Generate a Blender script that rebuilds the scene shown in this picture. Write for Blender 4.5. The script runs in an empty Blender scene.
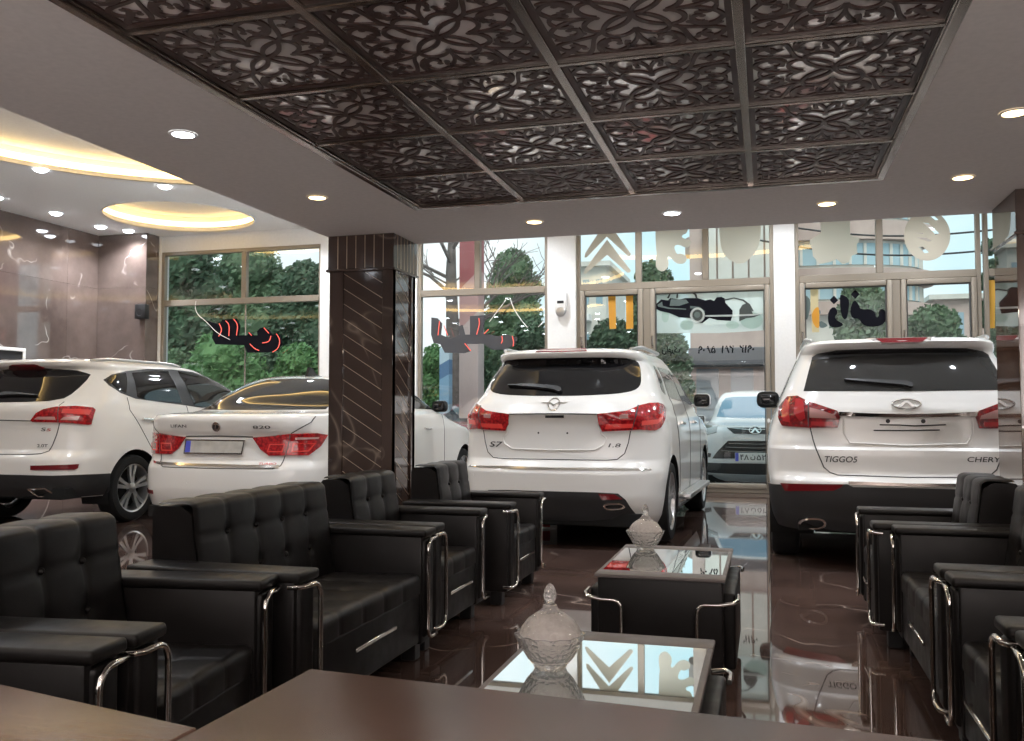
import bpy, bmesh, math, random
import numpy as np
from mathutils import Vector, Matrix
from mathutils.geometry import delaunay_2d_cdt
SC = bpy.context.scene
COL = SC.collection
PI = math.pi
rnd = random.Random(7)

# ---------------------------------------------------------------- materials
def new_mat(name):
    m = bpy.data.materials.new(name); m.use_nodes = True
    nt = m.node_tree
    return m, nt, nt.nodes['Principled BSDF']

def mat(name, col, rough=0.5, metal=0.0, spec=0.5, coat=0.0, emis=None, estr=0.0, ior=None):
    m, nt, b = new_mat(name)
    b.inputs['Base Color'].default_value = (*col, 1)
    b.inputs['Roughness'].default_value = rough
    b.inputs['Metallic'].default_value = metal
    b.inputs['Specular IOR Level'].default_value = spec
    b.inputs['Coat Weight'].default_value = coat
    b.inputs['Coat Roughness'].default_value = 0.03
    if ior: b.inputs['IOR'].default_value = ior
    if emis:
        b.inputs['Emission Color'].default_value = (*emis, 1)
        b.inputs['Emission Strength'].default_value = estr
    return m

def nz(nt, kind, **kw):
    n = nt.nodes.new(kind)
    for k, v in kw.items():
        if k in n.inputs: n.inputs[k].default_value = v
        else: setattr(n, k, v)
    return n

def ramp(nt, src, stops):
    r = nt.nodes.new('ShaderNodeValToRGB')
    e = r.color_ramp.elements
    while len(e) < len(stops): e.new(0.5)
    for i, (p, c) in enumerate(stops):
        e[i].position = p; e[i].color = (*c, 1)
    nt.links.new(src, r.inputs['Fac'])
    return r

def coords(nt, scale=(1, 1, 1), rot=(0, 0, 0), kind='Object'):
    t = nt.nodes.new('ShaderNodeTexCoord')
    mp = nt.nodes.new('ShaderNodeMapping')
    mp.inputs['Scale'].default_value = scale
    mp.inputs['Rotation'].default_value = rot
    nt.links.new(t.outputs[kind], mp.inputs['Vector'])
    return mp.outputs['Vector']

def bump(nt, b, src, strength=0.2, dist=0.01):
    n = nt.nodes.new('ShaderNodeBump')
    n.inputs['Strength'].default_value = strength
    n.inputs['Distance'].default_value = dist
    nt.links.new(src, n.inputs['Height'])
    nt.links.new(n.outputs['Normal'], b.inputs['Normal'])

def marble(name, base, dark, vein, tile=(1.2, 1.2), rough=0.06, rot=(0, 0, 0), ior=1.6, joint=0.0016, vscale=1.0, vein_amt=0.75, vthr=.48):
    """polished marble slabs with veins and thin joints"""
    m, nt, b = new_mat(name)
    L = nt.links
    v = coords(nt, (1, 1, 1), rot)
    n1 = nz(nt, 'ShaderNodeTexNoise', Scale=1.3 * vscale, Detail=7.0, Roughness=0.62)
    L.new(v, n1.inputs['Vector'])
    basec = ramp(nt, n1.outputs['Fac'], [(0.3, dark), (0.7, base)])
    n2 = nz(nt, 'ShaderNodeTexNoise', Scale=0.9 * vscale, Detail=3.0, Roughness=0.5, Distortion=0.5)
    L.new(v, n2.inputs['Vector'])
    sub = nz(nt, 'ShaderNodeMath', operation='SUBTRACT'); sub.inputs[1].default_value = 0.5
    L.new(n2.outputs['Fac'], sub.inputs[0])
    ab = nz(nt, 'ShaderNodeMath', operation='ABSOLUTE'); L.new(sub.outputs[0], ab.inputs[0])
    vr = ramp(nt, ab.outputs[0], [(0.0, (1, 1, 1)), (0.005, (0.3, 0.3, 0.3)), (0.012, (0, 0, 0))])
    n3 = nz(nt, 'ShaderNodeTexNoise', Scale=2.1 * vscale, Detail=2.0)
    L.new(v, n3.inputs['Vector'])
    msk = ramp(nt, n3.outputs['Fac'], [(vthr, (0, 0, 0)), (vthr + .12, (vein_amt,) * 3)])
    mul = nz(nt, 'ShaderNodeMath', operation='MULTIPLY')
    L.new(vr.outputs['Color'], mul.inputs[0]); L.new(msk.outputs['Color'], mul.inputs[1])
    mix = nt.nodes.new('ShaderNodeMixRGB')
    mix.inputs['Color2'].default_value = (*vein, 1)
    L.new(mul.outputs[0], mix.inputs['Fac']); L.new(basec.outputs['Color'], mix.inputs['Color1'])
    br = nt.nodes.new('ShaderNodeTexBrick')
    br.offset = 0.0; br.squash = 1.0
    br.inputs['Scale'].default_value = 1.0
    br.inputs['Brick Width'].default_value = tile[0]; br.inputs['Row Height'].default_value = tile[1]
    br.inputs['Mortar Size'].default_value = joint; br.inputs['Mortar Smooth'].default_value = 0.0
    br.inputs['Color1'].default_value = (1, 1, 1, 1); br.inputs['Color2'].default_value = (.86, .86, .86, 1)
    br.inputs['Mortar'].default_value = (.35, .33, .3, 1)
    L.new(v, br.inputs['Vector'])
    mm = nt.nodes.new('ShaderNodeMixRGB'); mm.blend_type = 'MULTIPLY'; mm.inputs['Fac'].default_value = 1
    L.new(mix.outputs['Color'], mm.inputs['Color1']); L.new(br.outputs['Color'], mm.inputs['Color2'])
    L.new(mm.outputs['Color'], b.inputs['Base Color'])
    b.inputs['Roughness'].default_value = rough
    b.inputs['IOR'].default_value = ior
    return m

def leather(name, col):
    m, nt, b = new_mat(name)
    v = coords(nt)
    n = nz(nt, 'ShaderNodeTexVoronoi', Scale=420.0); nt.links.new(v, n.inputs['Vector'])
    n2 = nz(nt, 'ShaderNodeTexNoise', Scale=14.0, Detail=4.0); nt.links.new(v, n2.inputs['Vector'])
    r = ramp(nt, n2.outputs['Fac'], [(0.3, (0.36,) * 3), (0.7, (0.5,) * 3)])
    nt.links.new(r.outputs['Color'], b.inputs['Roughness'])
    b.inputs['Base Color'].default_value = (*col, 1)
    b.inputs['Specular IOR Level'].default_value = 0.30
    bump(nt, b, n.outputs['Distance'], 0.10, 0.001)
    return m

def wood(name, c1, c2, rough=0.3, scale=9.0):
    m, nt, b = new_mat(name)
    v = coords(nt, (scale, scale * 9, scale))
    n = nz(nt, 'ShaderNodeTexNoise', Scale=2.0, Detail=8.0, Roughness=0.7); nt.links.new(v, n.inputs['Vector'])
    r = ramp(nt, n.outputs['Fac'], [(0.32, c1), (0.68, c2)])
    nt.links.new(r.outputs['Color'], b.inputs['Base Color'])
    g = nz(nt, 'ShaderNodeTexNoise', Scale=900.0); nt.links.new(coords(nt), g.inputs['Vector'])
    bump(nt, b, g.outputs['Fac'], 0.12, 0.0008)
    b.inputs['Roughness'].default_value = rough
    return m

def pane_glass(name, tint=(0.95, 0.98, 0.97), refl=1.0):
    m = bpy.data.materials.new(name); m.use_nodes = True
    nt = m.node_tree; nt.nodes.clear()
    o = nt.nodes.new('ShaderNodeOutputMaterial')
    t = nz(nt, 'ShaderNodeBsdfTransparent'); t.inputs['Color'].default_value = (*tint, 1)
    g = nz(nt, 'ShaderNodeBsdfGlossy'); g.inputs['Roughness'].default_value = 0.0
    f = nz(nt, 'ShaderNodeFresnel'); f.inputs['IOR'].default_value = 1.5
    k = nz(nt, "ShaderNodeMath", operation="MULTIPLY"); k.inputs[1].default_value = 2.8 * refl
    nt.links.new(f.outputs[0], k.inputs[0])
    mx = nt.nodes.new('ShaderNodeMixShader')
    nt.links.new(k.outputs[0], mx.inputs[0]); nt.links.new(t.outputs[0], mx.inputs[1]); nt.links.new(g.outputs[0], mx.inputs[2])
    nt.links.new(mx.outputs[0], o.inputs[0])
    return m

def emit(name, col, s):
    m = bpy.data.materials.new(name); m.use_nodes = True
    nt = m.node_tree; nt.nodes.clear()
    o = nt.nodes.new('ShaderNodeOutputMaterial'); e = nt.nodes.new('ShaderNodeEmission')
    e.inputs[0].default_value = (*col, 1); e.inputs[1].default_value = s
    nt.links.new(e.outputs[0], o.inputs[0])
    return m

def noisy(name, c1, c2, scale=3.0, rough=0.7, detail=5.0, spec=0.3, bstr=0.0):
    m, nt, b = new_mat(name)
    n = nz(nt, 'ShaderNodeTexNoise', Scale=scale, Detail=detail); nt.links.new(coords(nt), n.inputs['Vector'])
    r = ramp(nt, n.outputs['Fac'], [(0.3, c1), (0.7, c2)])
    nt.links.new(r.outputs['Color'], b.inputs['Base Color'])
    b.inputs['Roughness'].default_value = rough; b.inputs['Specular IOR Level'].default_value = spec
    if bstr: bump(nt, b, n.outputs['Fac'], bstr, 0.01)
    return m

# ---------------------------------------------------------------- objects
def link(o, parent=None):
    COL.objects.link(o)
    if parent is not None: o.parent = parent
    return o

def thing(name, label, cat, loc=(0, 0, 0), rz=0.0, group=None):
    o = bpy.data.objects.new(name, None); o.empty_display_size = 0.1
    COL.objects.link(o); o.location = loc; o.rotation_euler = (0, 0, rz)
    return tag(o, label, cat, group)

def tag(o, label, cat, group=None):
    o['label'] = label; o['category'] = cat
    if group: o['group'] = group
    return o

def struct(o, label=None):
    o['kind'] = 'structure'
    if label: o['label'] = label
    return o

def dup(root, loc, rz, label, group=None):
    r = root.copy(); COL.objects.link(r); r.location = loc; r.rotation_euler = (0, 0, rz); r['label'] = label
    if group: r['group'] = group
    for ch in list(root.children):
        c = ch.copy(); COL.objects.link(c); c.parent = r
        for g in ch.children:
            d = g.copy(); COL.objects.link(d); d.parent = c
    return r

def pick(v):   # lists of vertices stay plain tuples
    return (float(v[0]), float(v[1]), float(v[2]))

class MB:
    """collects shapes and links them as one mesh object"""
    def __init__(s): s.v = []; s.f = []; s.mi = []
    def add(s, V, F, mi=0):
        b = len(s.v); s.v.extend(pick(p) for p in V)
        s.f.extend(tuple(b + i for i in f) for f in F); s.mi.extend([mi] * len(F))
        return s
    def box(s, x0, x1, y0, y1, z0, z1, bev=0.0, seg=2, mi=0, M=None):
        bm = bmesh.new(); bmesh.ops.create_cube(bm, size=1.0)
        for v in bm.verts:
            v.co = Vector(((x0 + x1) / 2 + v.co.x * (x1 - x0), (y0 + y1) / 2 + v.co.y * (y1 - y0), (z0 + z1) / 2 + v.co.z * (z1 - z0)))
        if bev:
            bmesh.ops.bevel(bm, geom=list(bm.edges), offset=bev, segments=seg, profile=0.5, affect='EDGES')
        s.frombm(bm, mi, M)
        return s
    def frombm(s, bm, mi=0, M=None):
        bm.verts.index_update()
        V = [(M @ v.co if M else v.co) for v in bm.verts]
        s.add(V, [[v.index for v in f.verts] for f in bm.faces], mi); bm.free()
    def tube(s, pts, r, n=10, closed=False, mi=0, caps=True):
        P = [Vector(p) for p in pts]; N = len(P)
        R = r if hasattr(r, '__len__') else [r] * N
        T = []
        for i in range(N):
            a = P[(i - 1) % N] if (closed or i > 0) else P[i]
            b = P[(i + 1) % N] if (closed or i < N - 1) else P[i]
            T.append((b - a).normalized() if (b - a).length > 1e-9 else Vector((0, 0, 1)))
        up = Vector((0, 0, 1)) if abs(T[0].z) < 0.9 else Vector((1, 0, 0))
        u = (up - T[0] * up.dot(T[0])).normalized()
        V = []; F = []
        for i in range(N):
            u = (u - T[i] * u.dot(T[i]))
            u = u.normalized() if u.length > 1e-6 else T[i].orthogonal().normalized()
            w = T[i].cross(u)
            for k in range(n):
                a = 2 * PI * k / n
                V.append(P[i] + (u * math.cos(a) + w * math.sin(a)) * R[i])
        M_ = N if closed else N - 1
        for i in range(M_):
            j = (i + 1) % N
            for k in range(n):
                F.append((i * n + k, i * n + (k + 1) % n, j * n + (k + 1) % n, j * n + k))
        if caps and not closed:
            F.append(tuple(range(n))[::-1]); F.append(tuple((N - 1) * n + k for k in range(n)))
        return s.add(V, F, mi)
    def lathe(s, prof, n=32, axis='z', c=(0, 0, 0), mi=0, mod=None):
        V = []; F = []; m = len(prof)
        for k in range(n):
            a = 2 * PI * k / n
            for i, (r, h) in enumerate(prof):
                rr = r * (mod(a, i) if mod else 1)
                p = (rr * math.cos(a), rr * math.sin(a), h)
                if axis == 'x': p = (h, rr * math.cos(a), rr * math.sin(a))
                if axis == 'y': p = (rr * math.cos(a), h, rr * math.sin(a))
                V.append((p[0] + c[0], p[1] + c[1], p[2] + c[2]))
        for k in range(n):
            k2 = (k + 1) % n
            for i in range(m - 1):
                F.append((k * m + i, k2 * m + i, k2 * m + i + 1, k * m + i + 1))
        return s.add(V, F, mi)
    def prism(s, poly, d0, d1, axis='y', mi=0, at=(0, 0, 0)):
        """2D polygon extruded along an axis (plane xz for y, xy for z, yz for x)"""
        n = len(poly); V = []
        for d in (d0, d1):
            for a, b in poly:
                p = {'y': (a, d, b), 'z': (a, b, d), 'x': (d, a, b)}[axis]
                V.append((p[0] + at[0], p[1] + at[1], p[2] + at[2]))
        ar = sum(poly[i][0] * poly[(i + 1) % n][1] - poly[(i + 1) % n][0] * poly[i][1] for i in range(n))
        tri = cdt([poly])
        F = []
        if len(tri[0]) == n:
            for t in tri[1]: F.append(tuple(t)); F.append(tuple(n + i for i in t)[::-1])
        else:
            F += [tuple(range(n)), tuple(range(2 * n - 1, n - 1, -1))]
        for i in range(n):
            j = (i + 1) % n; F.append((i, n + i, n + j, j))
        return s.add(V, F, mi)
    def build(s, name, m, parent=None, angle=38, smooth=True):
        me = bpy.data.meshes.new(name); me.from_pydata(s.v, [], s.f)
        ms = m if isinstance(m, (list, tuple)) else [m]
        for x in ms: me.materials.append(x)
        bm = bmesh.new(); bm.from_mesh(me)
        if len(ms) > 1:
            for i, f in enumerate(bm.faces): f.material_index = s.mi[i]
        bmesh.ops.recalc_face_normals(bm, faces=bm.faces)
        bm.to_mesh(me); bm.free()
        if smooth:
            me.polygons.foreach_set('use_smooth', [True] * len(me.polygons))
            me.set_sharp_from_angle(angle=math.radians(angle))
        me.update()
        return link(bpy.data.objects.new(name, me), parent)

def cdt(polys, grid=None):
    """triangulate polygon loops (outer + holes by even-odd) with optional inner points"""
    V = []; E = []
    for p in polys:
        b = len(V); V += [Vector((float(x), float(y))) for x, y in p]; n = len(p)
        E += [(b + i, b + (i + 1) % n) for i in range(n)]
    nb = len(V)
    if grid is not None: V += [Vector((float(x), float(y))) for x, y in grid]
    r = delaunay_2d_cdt(V, E, [], 1, 1e-7)
    P = [(p.x, p.y) for p in r[0]]; F = [tuple(f) for f in r[2]]
    if len(polys) > 1:
        def keep(f):
            c = (sum(P[i][0] for i in f) / len(f), sum(P[i][1] for i in f) / len(f))
            return sum(inside(c, q) for q in polys) % 2 == 1
        F = [f for f in F if keep(f)]
    return P, F

def inside(p, poly):
    x, y = p; c = False; n = len(poly); j = n - 1
    for i in range(n):
        xi, yi = poly[i]; xj, yj = poly[j]
        if (yi > y) != (yj > y) and x < (xj - xi) * (y - yi) / (yj - yi) + xi: c = not c
        j = i
    return c

def chaikin(p, k=2, closed=True):
    for _ in range(k):
        q = []
        n = len(p)
        rng = range(n) if closed else range(n - 1)
        for i in rng:
            a, b = p[i], p[(i + 1) % n]
            q.append(tuple(a[t] * .75 + b[t] * .25 for t in range(len(a))))
            q.append(tuple(a[t] * .25 + b[t] * .75 for t in range(len(a))))
        if not closed: q = [p[0]] + q + [p[-1]]
        p = q
    return p

def ell(cx, cy, rx, ry, n=28):
    return [(cx + rx * math.cos(2 * PI * i / n), cy + ry * math.sin(2 * PI * i / n)) for i in range(n)]

def text2d(s, size=1.0, bold=0.0):
    c = bpy.data.curves.new('t', 'FONT'); c.body = s; c.size = size; c.offset = bold; c.resolution_u = 4
    o = bpy.data.objects.new('t', c); COL.objects.link(o)
    dg = bpy.context.evaluated_depsgraph_get()
    me = bpy.data.meshes.new_from_object(o.evaluated_get(dg))
    V = [(v.co.x, v.co.y) for v in me.vertices]; F = [tuple(p.vertices) for p in me.polygons]
    bpy.data.objects.remove(o); bpy.data.meshes.remove(me); bpy.data.curves.remove(c)
    return V, F

def fit_text(s, x0, x1, z0, z1, mirror=False, slant=0.0, bold=.012):
    V, F = text2d(s, 1.0, bold)
    xs = [p[0] for p in V]; ys = [p[1] for p in V]
    a, b, c, d = min(xs), max(xs), min(ys), max(ys)
    out = []
    for x, y in V:
        u = (x - a) / (b - a); t = (y - c) / (d - c)
        if mirror: u = 1 - u
        out.append((x0 + u * (x1 - x0) + slant * t * (z1 - z0), z0 + t * (z1 - z0)))
    return out, F

def spin(p, c, a):
    x, y = p[0] - c[0], p[1] - c[1]
    return (c[0] + x * math.cos(a) - y * math.sin(a), c[1] + x * math.sin(a) + y * math.cos(a))
# ---------------------------------------------------------------- car body surfaces
def pchip(xk, yk, x):
    xk = np.asarray(xk, float); yk = np.asarray(yk, float); h = np.diff(xk); d = np.diff(yk) / h
    m = np.zeros(len(xk)); m[0] = d[0]; m[-1] = d[-1]
    for i in range(1, len(xk) - 1):
        if d[i - 1] * d[i] > 0:
            w1 = 2 * h[i] + h[i - 1]; w2 = h[i] + 2 * h[i - 1]
            m[i] = (w1 + w2) / (w1 / d[i - 1] + w2 / d[i])
    x = np.clip(x, xk[0], xk[-1]); i = np.clip(np.searchsorted(xk, x) - 1, 0, len(xk) - 2)
    t = (x - xk[i]) / h[i]
    return (yk[i] * (1 + 2 * t) * (1 - t) ** 2 + m[i] * h[i] * t * (1 - t) ** 2 + yk[i + 1] * t * t * (3 - 2 * t) + m[i + 1] * h[i] * t * t * (t - 1))

class Surf:
    """body of a car as a stack of rounded plan outlines; x across, y from the near end to the far end, z up"""
    def __init__(s, rows, pf=3.0, Lf=0.8):
        R = np.array(rows, float); s.R = R; s.z0, s.z1 = R[0, 0], R[-1, 0]
        s.pf, s.Lf = pf, Lf
        s.zg = np.arange(s.z0, s.z1 + 1e-9, 0.005); s.ds = 0.01
        s.O = [s.outline(z) for z in s.zg]
        s.smax = max(o[2][-1] for o in s.O); s.sg = np.arange(0, s.smax, s.ds)
        s.TX = np.array([np.interp(s.sg, o[2], o[0]) for o in s.O]); s.TY = np.array([np.interp(s.sg, o[2], o[1]) for o in s.O])
        s.ymax = max(o[1].max() for o in s.O); s.yg = np.arange(0, s.ymax + 0.01, 0.01)
        s.SX = np.array([np.interp(s.yg, o[1], o[0], left=0.0) for o in s.O])
    def prm(s, z):
        return [float(pchip(s.R[:, 0], s.R[:, k], np.array([z]))[0]) for k in range(1, 6)]
    def outline(s, z, n=70, m=60):
        yr, w, Lr, p, yf = s.prm(z)
        t = (np.linspace(0, 1, n)) * PI2
        x = w * np.sin(t) ** (2 / p); y = yr + Lr * (1 - np.cos(t) ** (2 / p))
        Lf = min(s.Lf + (0.42 - s.Lf) * min(max((z - 1.0) / 0.2, 0.0), 1.0), (yf - yr - Lr) * 0.9)
        ys = np.linspace(yr + Lr, yf - Lf, m)[1:-1]
        t2 = np.linspace(1, 0, n) * PI2
        x2 = w * np.sin(t2) ** (2 / s.pf); y2 = yf - Lf * (1 - np.cos(t2) ** (2 / s.pf))
        X = np.concatenate([x, np.full(len(ys), w), x2]); Y = np.concatenate([y, ys, y2])
        d = np.concatenate([[0], np.cumsum(np.hypot(np.diff(X), np.diff(Y)))])
        return X, Y, d
    def _bi(s, T, g0, dg, a, z):
        a = np.asarray(a, float); z = np.clip(np.asarray(z, float), s.z0, s.zg[-1] - 1e-6)
        fi = (z - s.z0) / 0.005; i = np.clip(fi.astype(int), 0, len(s.zg) - 2); fi = fi - i
        fj = np.clip((a - g0) / dg, 0, T.shape[1] - 1.001); j = fj.astype(int); fj = fj - j
        return (T[i, j] * (1 - fi) * (1 - fj) + T[i + 1, j] * fi * (1 - fj) + T[i, j + 1] * (1 - fi) * fj + T[i + 1, j + 1] * fi * fj)
    def P(s, mode, a, z):
        """mode 'r': a = arc length from the near-end centre (signed); 'R'/'L': a = y on the right/left flank"""
        a = np.asarray(a, float); z = np.asarray(z, float)
        if mode == 'r':
            x = s._bi(s.TX, 0, s.ds, np.abs(a), z) * np.sign(a); y = s._bi(s.TY, 0, s.ds, np.abs(a), z)
            return np.stack([x, y, z], -1)
        x = s._bi(s.SX, 0, 0.01, a, z)
        return np.stack([x if mode == 'R' else -x, a, z], -1)
    def N(s, mode, a, z, e=0.012):
        a = np.asarray(a, float); z = np.asarray(z, float)
        da = s.P(mode, a + e, z) - s.P(mode, a - e, z); dz = s.P(mode, a, z + e) - s.P(mode, a, z - e)
        n = np.cross(da, dz); 
        if mode == 'L': n = -n
        return n / np.maximum(np.linalg.norm(n, axis=-1, keepdims=True), 1e-9)
    def pt(s, mode, a, z, off=0.0):
        return s.P(mode, a, z) + off * s.N(mode, a, z)
PI2 = np.pi / 2
#            z    yr    w    Lr   p    yf
ROWS_A = [(0.2, 0.14, 0.8424, 0.55, 3.2, 4.38), (0.28, 0.06, 0.878, 0.62, 3.2, 4.45), (0.45, 0.0, 0.8983, 0.66, 3.2, 4.5), (0.62, 0.0, 0.9033, 0.66, 3.2, 4.5), (0.68, 0.03, 0.9033, 0.66, 3.2, 4.5), (0.74, 0.075, 0.9033, 0.64, 3.2, 4.46), (0.92, 0.085, 0.9033, 0.64, 3.2, 4.36), (1.0, 0.08, 0.8983, 0.64, 3.2, 4.1), (1.08, 0.068, 0.8851, 0.62, 3.2, 3.6), (1.113, 0.06, 0.8729, 0.61, 3.2, 3.4), (1.125, 0.075, 0.8678, 0.6, 3.2, 3.36), (1.2, 0.13, 0.8475, 0.6, 3.1, 3.2), (1.27, 0.2, 0.812, 0.6, 3.0, 3.08), (1.45, 0.33, 0.746, 0.6, 3.0, 2.75), (1.575, 0.42, 0.6851, 0.6, 3.0, 2.5), (1.6, 0.37, 0.675, 0.6, 3.2, 2.43), (1.645, 0.34, 0.6597, 0.6, 3.4, 2.15), (1.67, 0.38, 0.6293, 0.6, 3.4, 2.05), (1.69, 0.55, 0.5583, 0.6, 3.2, 1.95), (1.705, 0.95, 0.3654, 0.4, 3.0, 1.75)]
ROWS_B = [(0.28, 0.1, 0.868, 0.47, 3.9, 4.35), (0.38, 0.03, 0.908, 0.52, 3.9, 4.42), (0.55, 0.0, 0.933, 0.5499999999999999, 3.9, 4.45), (0.63, 0.0, 0.938, 0.5499999999999999, 3.9, 4.45), (0.66, 0.03, 0.943, 0.5499999999999999, 3.9, 4.45), (0.7, 0.055, 0.948, 0.53, 3.8, 4.43), (0.86, 0.06, 0.948, 0.53, 3.8, 4.36), (0.885, 0.085, 0.946, 0.53, 3.8, 4.34), (1.0, 0.09, 0.927, 0.56, 3.5, 4.1), (1.09, 0.09, 0.905, 0.56, 3.4, 3.3), (1.12, 0.08, 0.89, 0.56, 3.4, 3.15), (1.2, 0.115, 0.86, 0.56, 3.3, 3.0), (1.27, 0.15, 0.83, 0.56, 3.2, 2.9), (1.45, 0.27, 0.755, 0.56, 3.2, 2.55), (1.57, 0.35, 0.7, 0.56, 3.2, 2.3), (1.595, 0.3, 0.69, 0.56, 3.4, 2.25), (1.64, 0.26, 0.675, 0.56, 3.4, 2.15), (1.665, 0.3, 0.645, 0.56, 3.4, 2.05), (1.685, 0.5, 0.56, 0.5, 3.2, 1.95), (1.7, 0.9, 0.36, 0.4, 3.0, 1.75)]
ROWS_C = [(.30, .12, .83, .55, 3.0, 4.35), (.38, .05, .87, .6, 3.0, 4.42), (.55, .0, .885, .66, 3.0, 4.45), (.66, .0, .89, .66, 3.0, 4.45),
          (.72, .03, .89, .66, 3.0, 4.44), (.77, .065, .89, .64, 3.0, 4.42), (.95, .07, .89, .64, 3.0, 4.3), (1.05, .06, .885, .64, 3.0, 4.1),
          (1.13, .055, .87, .63, 3.0, 3.75), (1.2, .075, .855, .62, 3.0, 3.5), (1.29, .15, .825, .62, 2.9, 3.3), (1.45, .28, .765, .62, 2.9, 2.9),
          (1.56, .37, .70, .62, 2.9, 2.6), (1.59, .32, .69, .62, 3.1, 2.5), (1.63, .30, .67, .62, 3.2, 2.35), (1.655, .35, .635, .62, 3.2, 2.05),
          (1.675, .52, .56, .6, 3.0, 1.95), (1.69, .95, .36, .4, 3.0, 1.75)]
ROWS_D = [(.18, .14, .85, .5, 3.2, 4.98), (.28, .05, .885, .55, 3.2, 5.04), (.45, .0, .915, .6, 3.2, 5.06), (.62, .01, .92, .6, 3.2, 5.06),
          (.67, .04, .92, .6, 3.2, 5.05), (.70, .06, .92, .6, 3.2, 5.04), (.92, .08, .915, .6, 3.2, 4.8), (.95, .06, .91, .6, 3.2, 4.6),
          (1.07, .035, .885, .6, 3.1, 4.0), (1.10, .06, .875, .58, 3.1, 3.9), (1.115, .18, .86, .56, 3.0, 3.82), (1.13, .55, .84, .55, 2.8, 3.75),
          (1.15, .66, .825, .55, 2.8, 3.65), (1.30, .98, .755, .55, 2.8, 3.25), (1.43, 1.30, .68, .55, 2.8, 2.85), (1.48, 1.48, .635, .5, 2.8, 2.6), (1.515, 1.72, .54, .35, 2.8, 2.4), (1.53, 1.95, .33, .1, 2.8, 2.2)]
# parked outside, its nose is the near end
ROWS_E = [(.22, .10, .83, .5, 3.2, 4.3), (.34, .02, .88, .55, 3.2, 4.38), (.5, .0, .90, .6, 3.0, 4.42), (.7, .02, .905, .6, 3.0, 4.44), (.9, .05, .905, .62, 3.0, 4.42),
          (1.02, .10, .90, .66, 2.9, 4.4), (1.09, .22, .87, .7, 2.8, 4.38), (1.13, .5, .83, .7, 2.8, 4.36), (1.16, .95, .80, .6, 2.8, 4.34), (1.2, 1.1, .775, .5, 2.8, 4.32),
          (1.45, 1.5, .70, .5, 2.8, 4.18), (1.62, 1.78, .63, .5, 2.8, 4.05), (1.68, 1.95, .57, .5, 2.8, 3.9), (1.72, 2.3, .38, .3, 2.8, 3.4)]
CARPOS = {'A': (-1.735, 7.3, 0, -2.0), 'B': (.94, 6.8, 0, 0.0), 'C': (-7.2, 7.1, 0, 0.0), 'D': (-4.72, 7.0, 0, 0.0), 'E': (-.2, 14.8, -.2, 0.0)}
# ---------------------------------------------------------------- camera frame
FPX, HC = 905.0, 1.13
_d = Vector(((768 - 512) / FPX, (412 - 370.5) / FPX, 1)).normalized()
_up = _d.cross(Vector((1, 0, 0))).normalized()
if _up.y > 0: _up = -_up
_X = _d.cross(_up).normalized()
if _X.x < 0: _X = -_X
def at(px, py, Y):
    """the point where the sight line through a pixel meets the plane at distance Y"""
    v = Vector(((px - 512) / FPX, (py - 370.5) / FPX, 1))
    w = Vector((v.dot(_X), v.dot(_d), v.dot(_up)))
    w = w * (Y / w.y)
    return Vector((w.x, w.y, w.z + HC))
cam = bpy.data.cameras.new('camera'); cam.sensor_width = 36; cam.lens = FPX / 1024 * 36; cam.clip_end = 400
co = bpy.data.objects.new('camera', cam); COL.objects.link(co)
right = Vector((_X.x, _d.x, _up.x)); down = Vector((_X.y, _d.y, _up.y)); fwd = Vector((_X.z, _d.z, _up.z))
co.matrix_world = Matrix(((right.x, -down.x, -fwd.x, 0), (right.y, -down.y, -fwd.y, 0), (right.z, -down.z, -fwd.z, HC), (0, 0, 0, 1)))
SC.camera = co

# ---------------------------------------------------------------- palette
M_floor = marble('floor_marble', (.112, .070, .057), (.056, .035, .030), (.60, .49, .42), tile=(.8, .8), rough=.03, ior=1.85, joint=.004, vscale=1.0, vein_amt=.45, vthr=.44)
M_wall_m = marble('wall_marble', (.175, .132, .115), (.088, .064, .056), (.66, .60, .55), tile=(1.6, 1.5), rough=.035, rot=(0, PI / 2, 0), ior=2.0, vscale=.9)
M_pil = marble('pillar_marble', (.068, .042, .033), (.036, .023, .019), (.50, .40, .32), tile=(4, 4), rough=.06, ior=1.75, vscale=1.3, vein_amt=.35)
M_pil2 = marble('mirror_polished_marble', (.105, .060, .044), (.055, .034, .026), (.45, .36, .28), tile=(4, 4), rough=.015, ior=2.4, vscale=1.3, vein_amt=.3)
M_plaster = noisy('plaster', (.76, .735, .715), (.82, .79, .77), 40, .85, spec=.2)
M_white = noisy('white_paint', (.80, .79, .77), (.84, .83, .81), 30, .7, spec=.3)
M_frame = mat('taupe_aluminium', (.30, .26, .21), .42, .25)
M_frame_d = mat('frame_gasket', (.06, .055, .05), .5)
M_glass = pane_glass('window_glass')
M_chrome = mat('chrome', (.80, .78, .75), .10, 1.0)
M_steel = mat('brushed_trim', (.36, .32, .29), .22, 1.0)
M_mirror = mat('ceiling_mirror', (.90, .87, .85), .07, .42)
M_lattice = wood('lattice_wood', (.030, .013, .010), (.055, .026, .021), .42)
M_black = mat('black_plastic', (.012, .012, .013), .42)
M_rubber = mat('tyre_rubber', (.014, .014, .014), .75, spec=.25)
M_leather = leather('black_leather', (.0048, .0037, .0035))
M_leather2 = leather('grey_leather', (.16, .14, .135))
M_bronze = mat('bronze_inlay', (.62, .50, .38), .3, .6)
M_desk = wood('desk_wood', (.092, .052, .039), (.130, .080, .060), .24, 4.0)
M_warm = emit('warm_lamp', (1.0, .70, .34), 9.0)
M_cool = emit('cool_lamp', (.86, .92, 1.0), 16.0)
M_strip = emit('led_strip', (1.0, .66, .24), 6.0)

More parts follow.
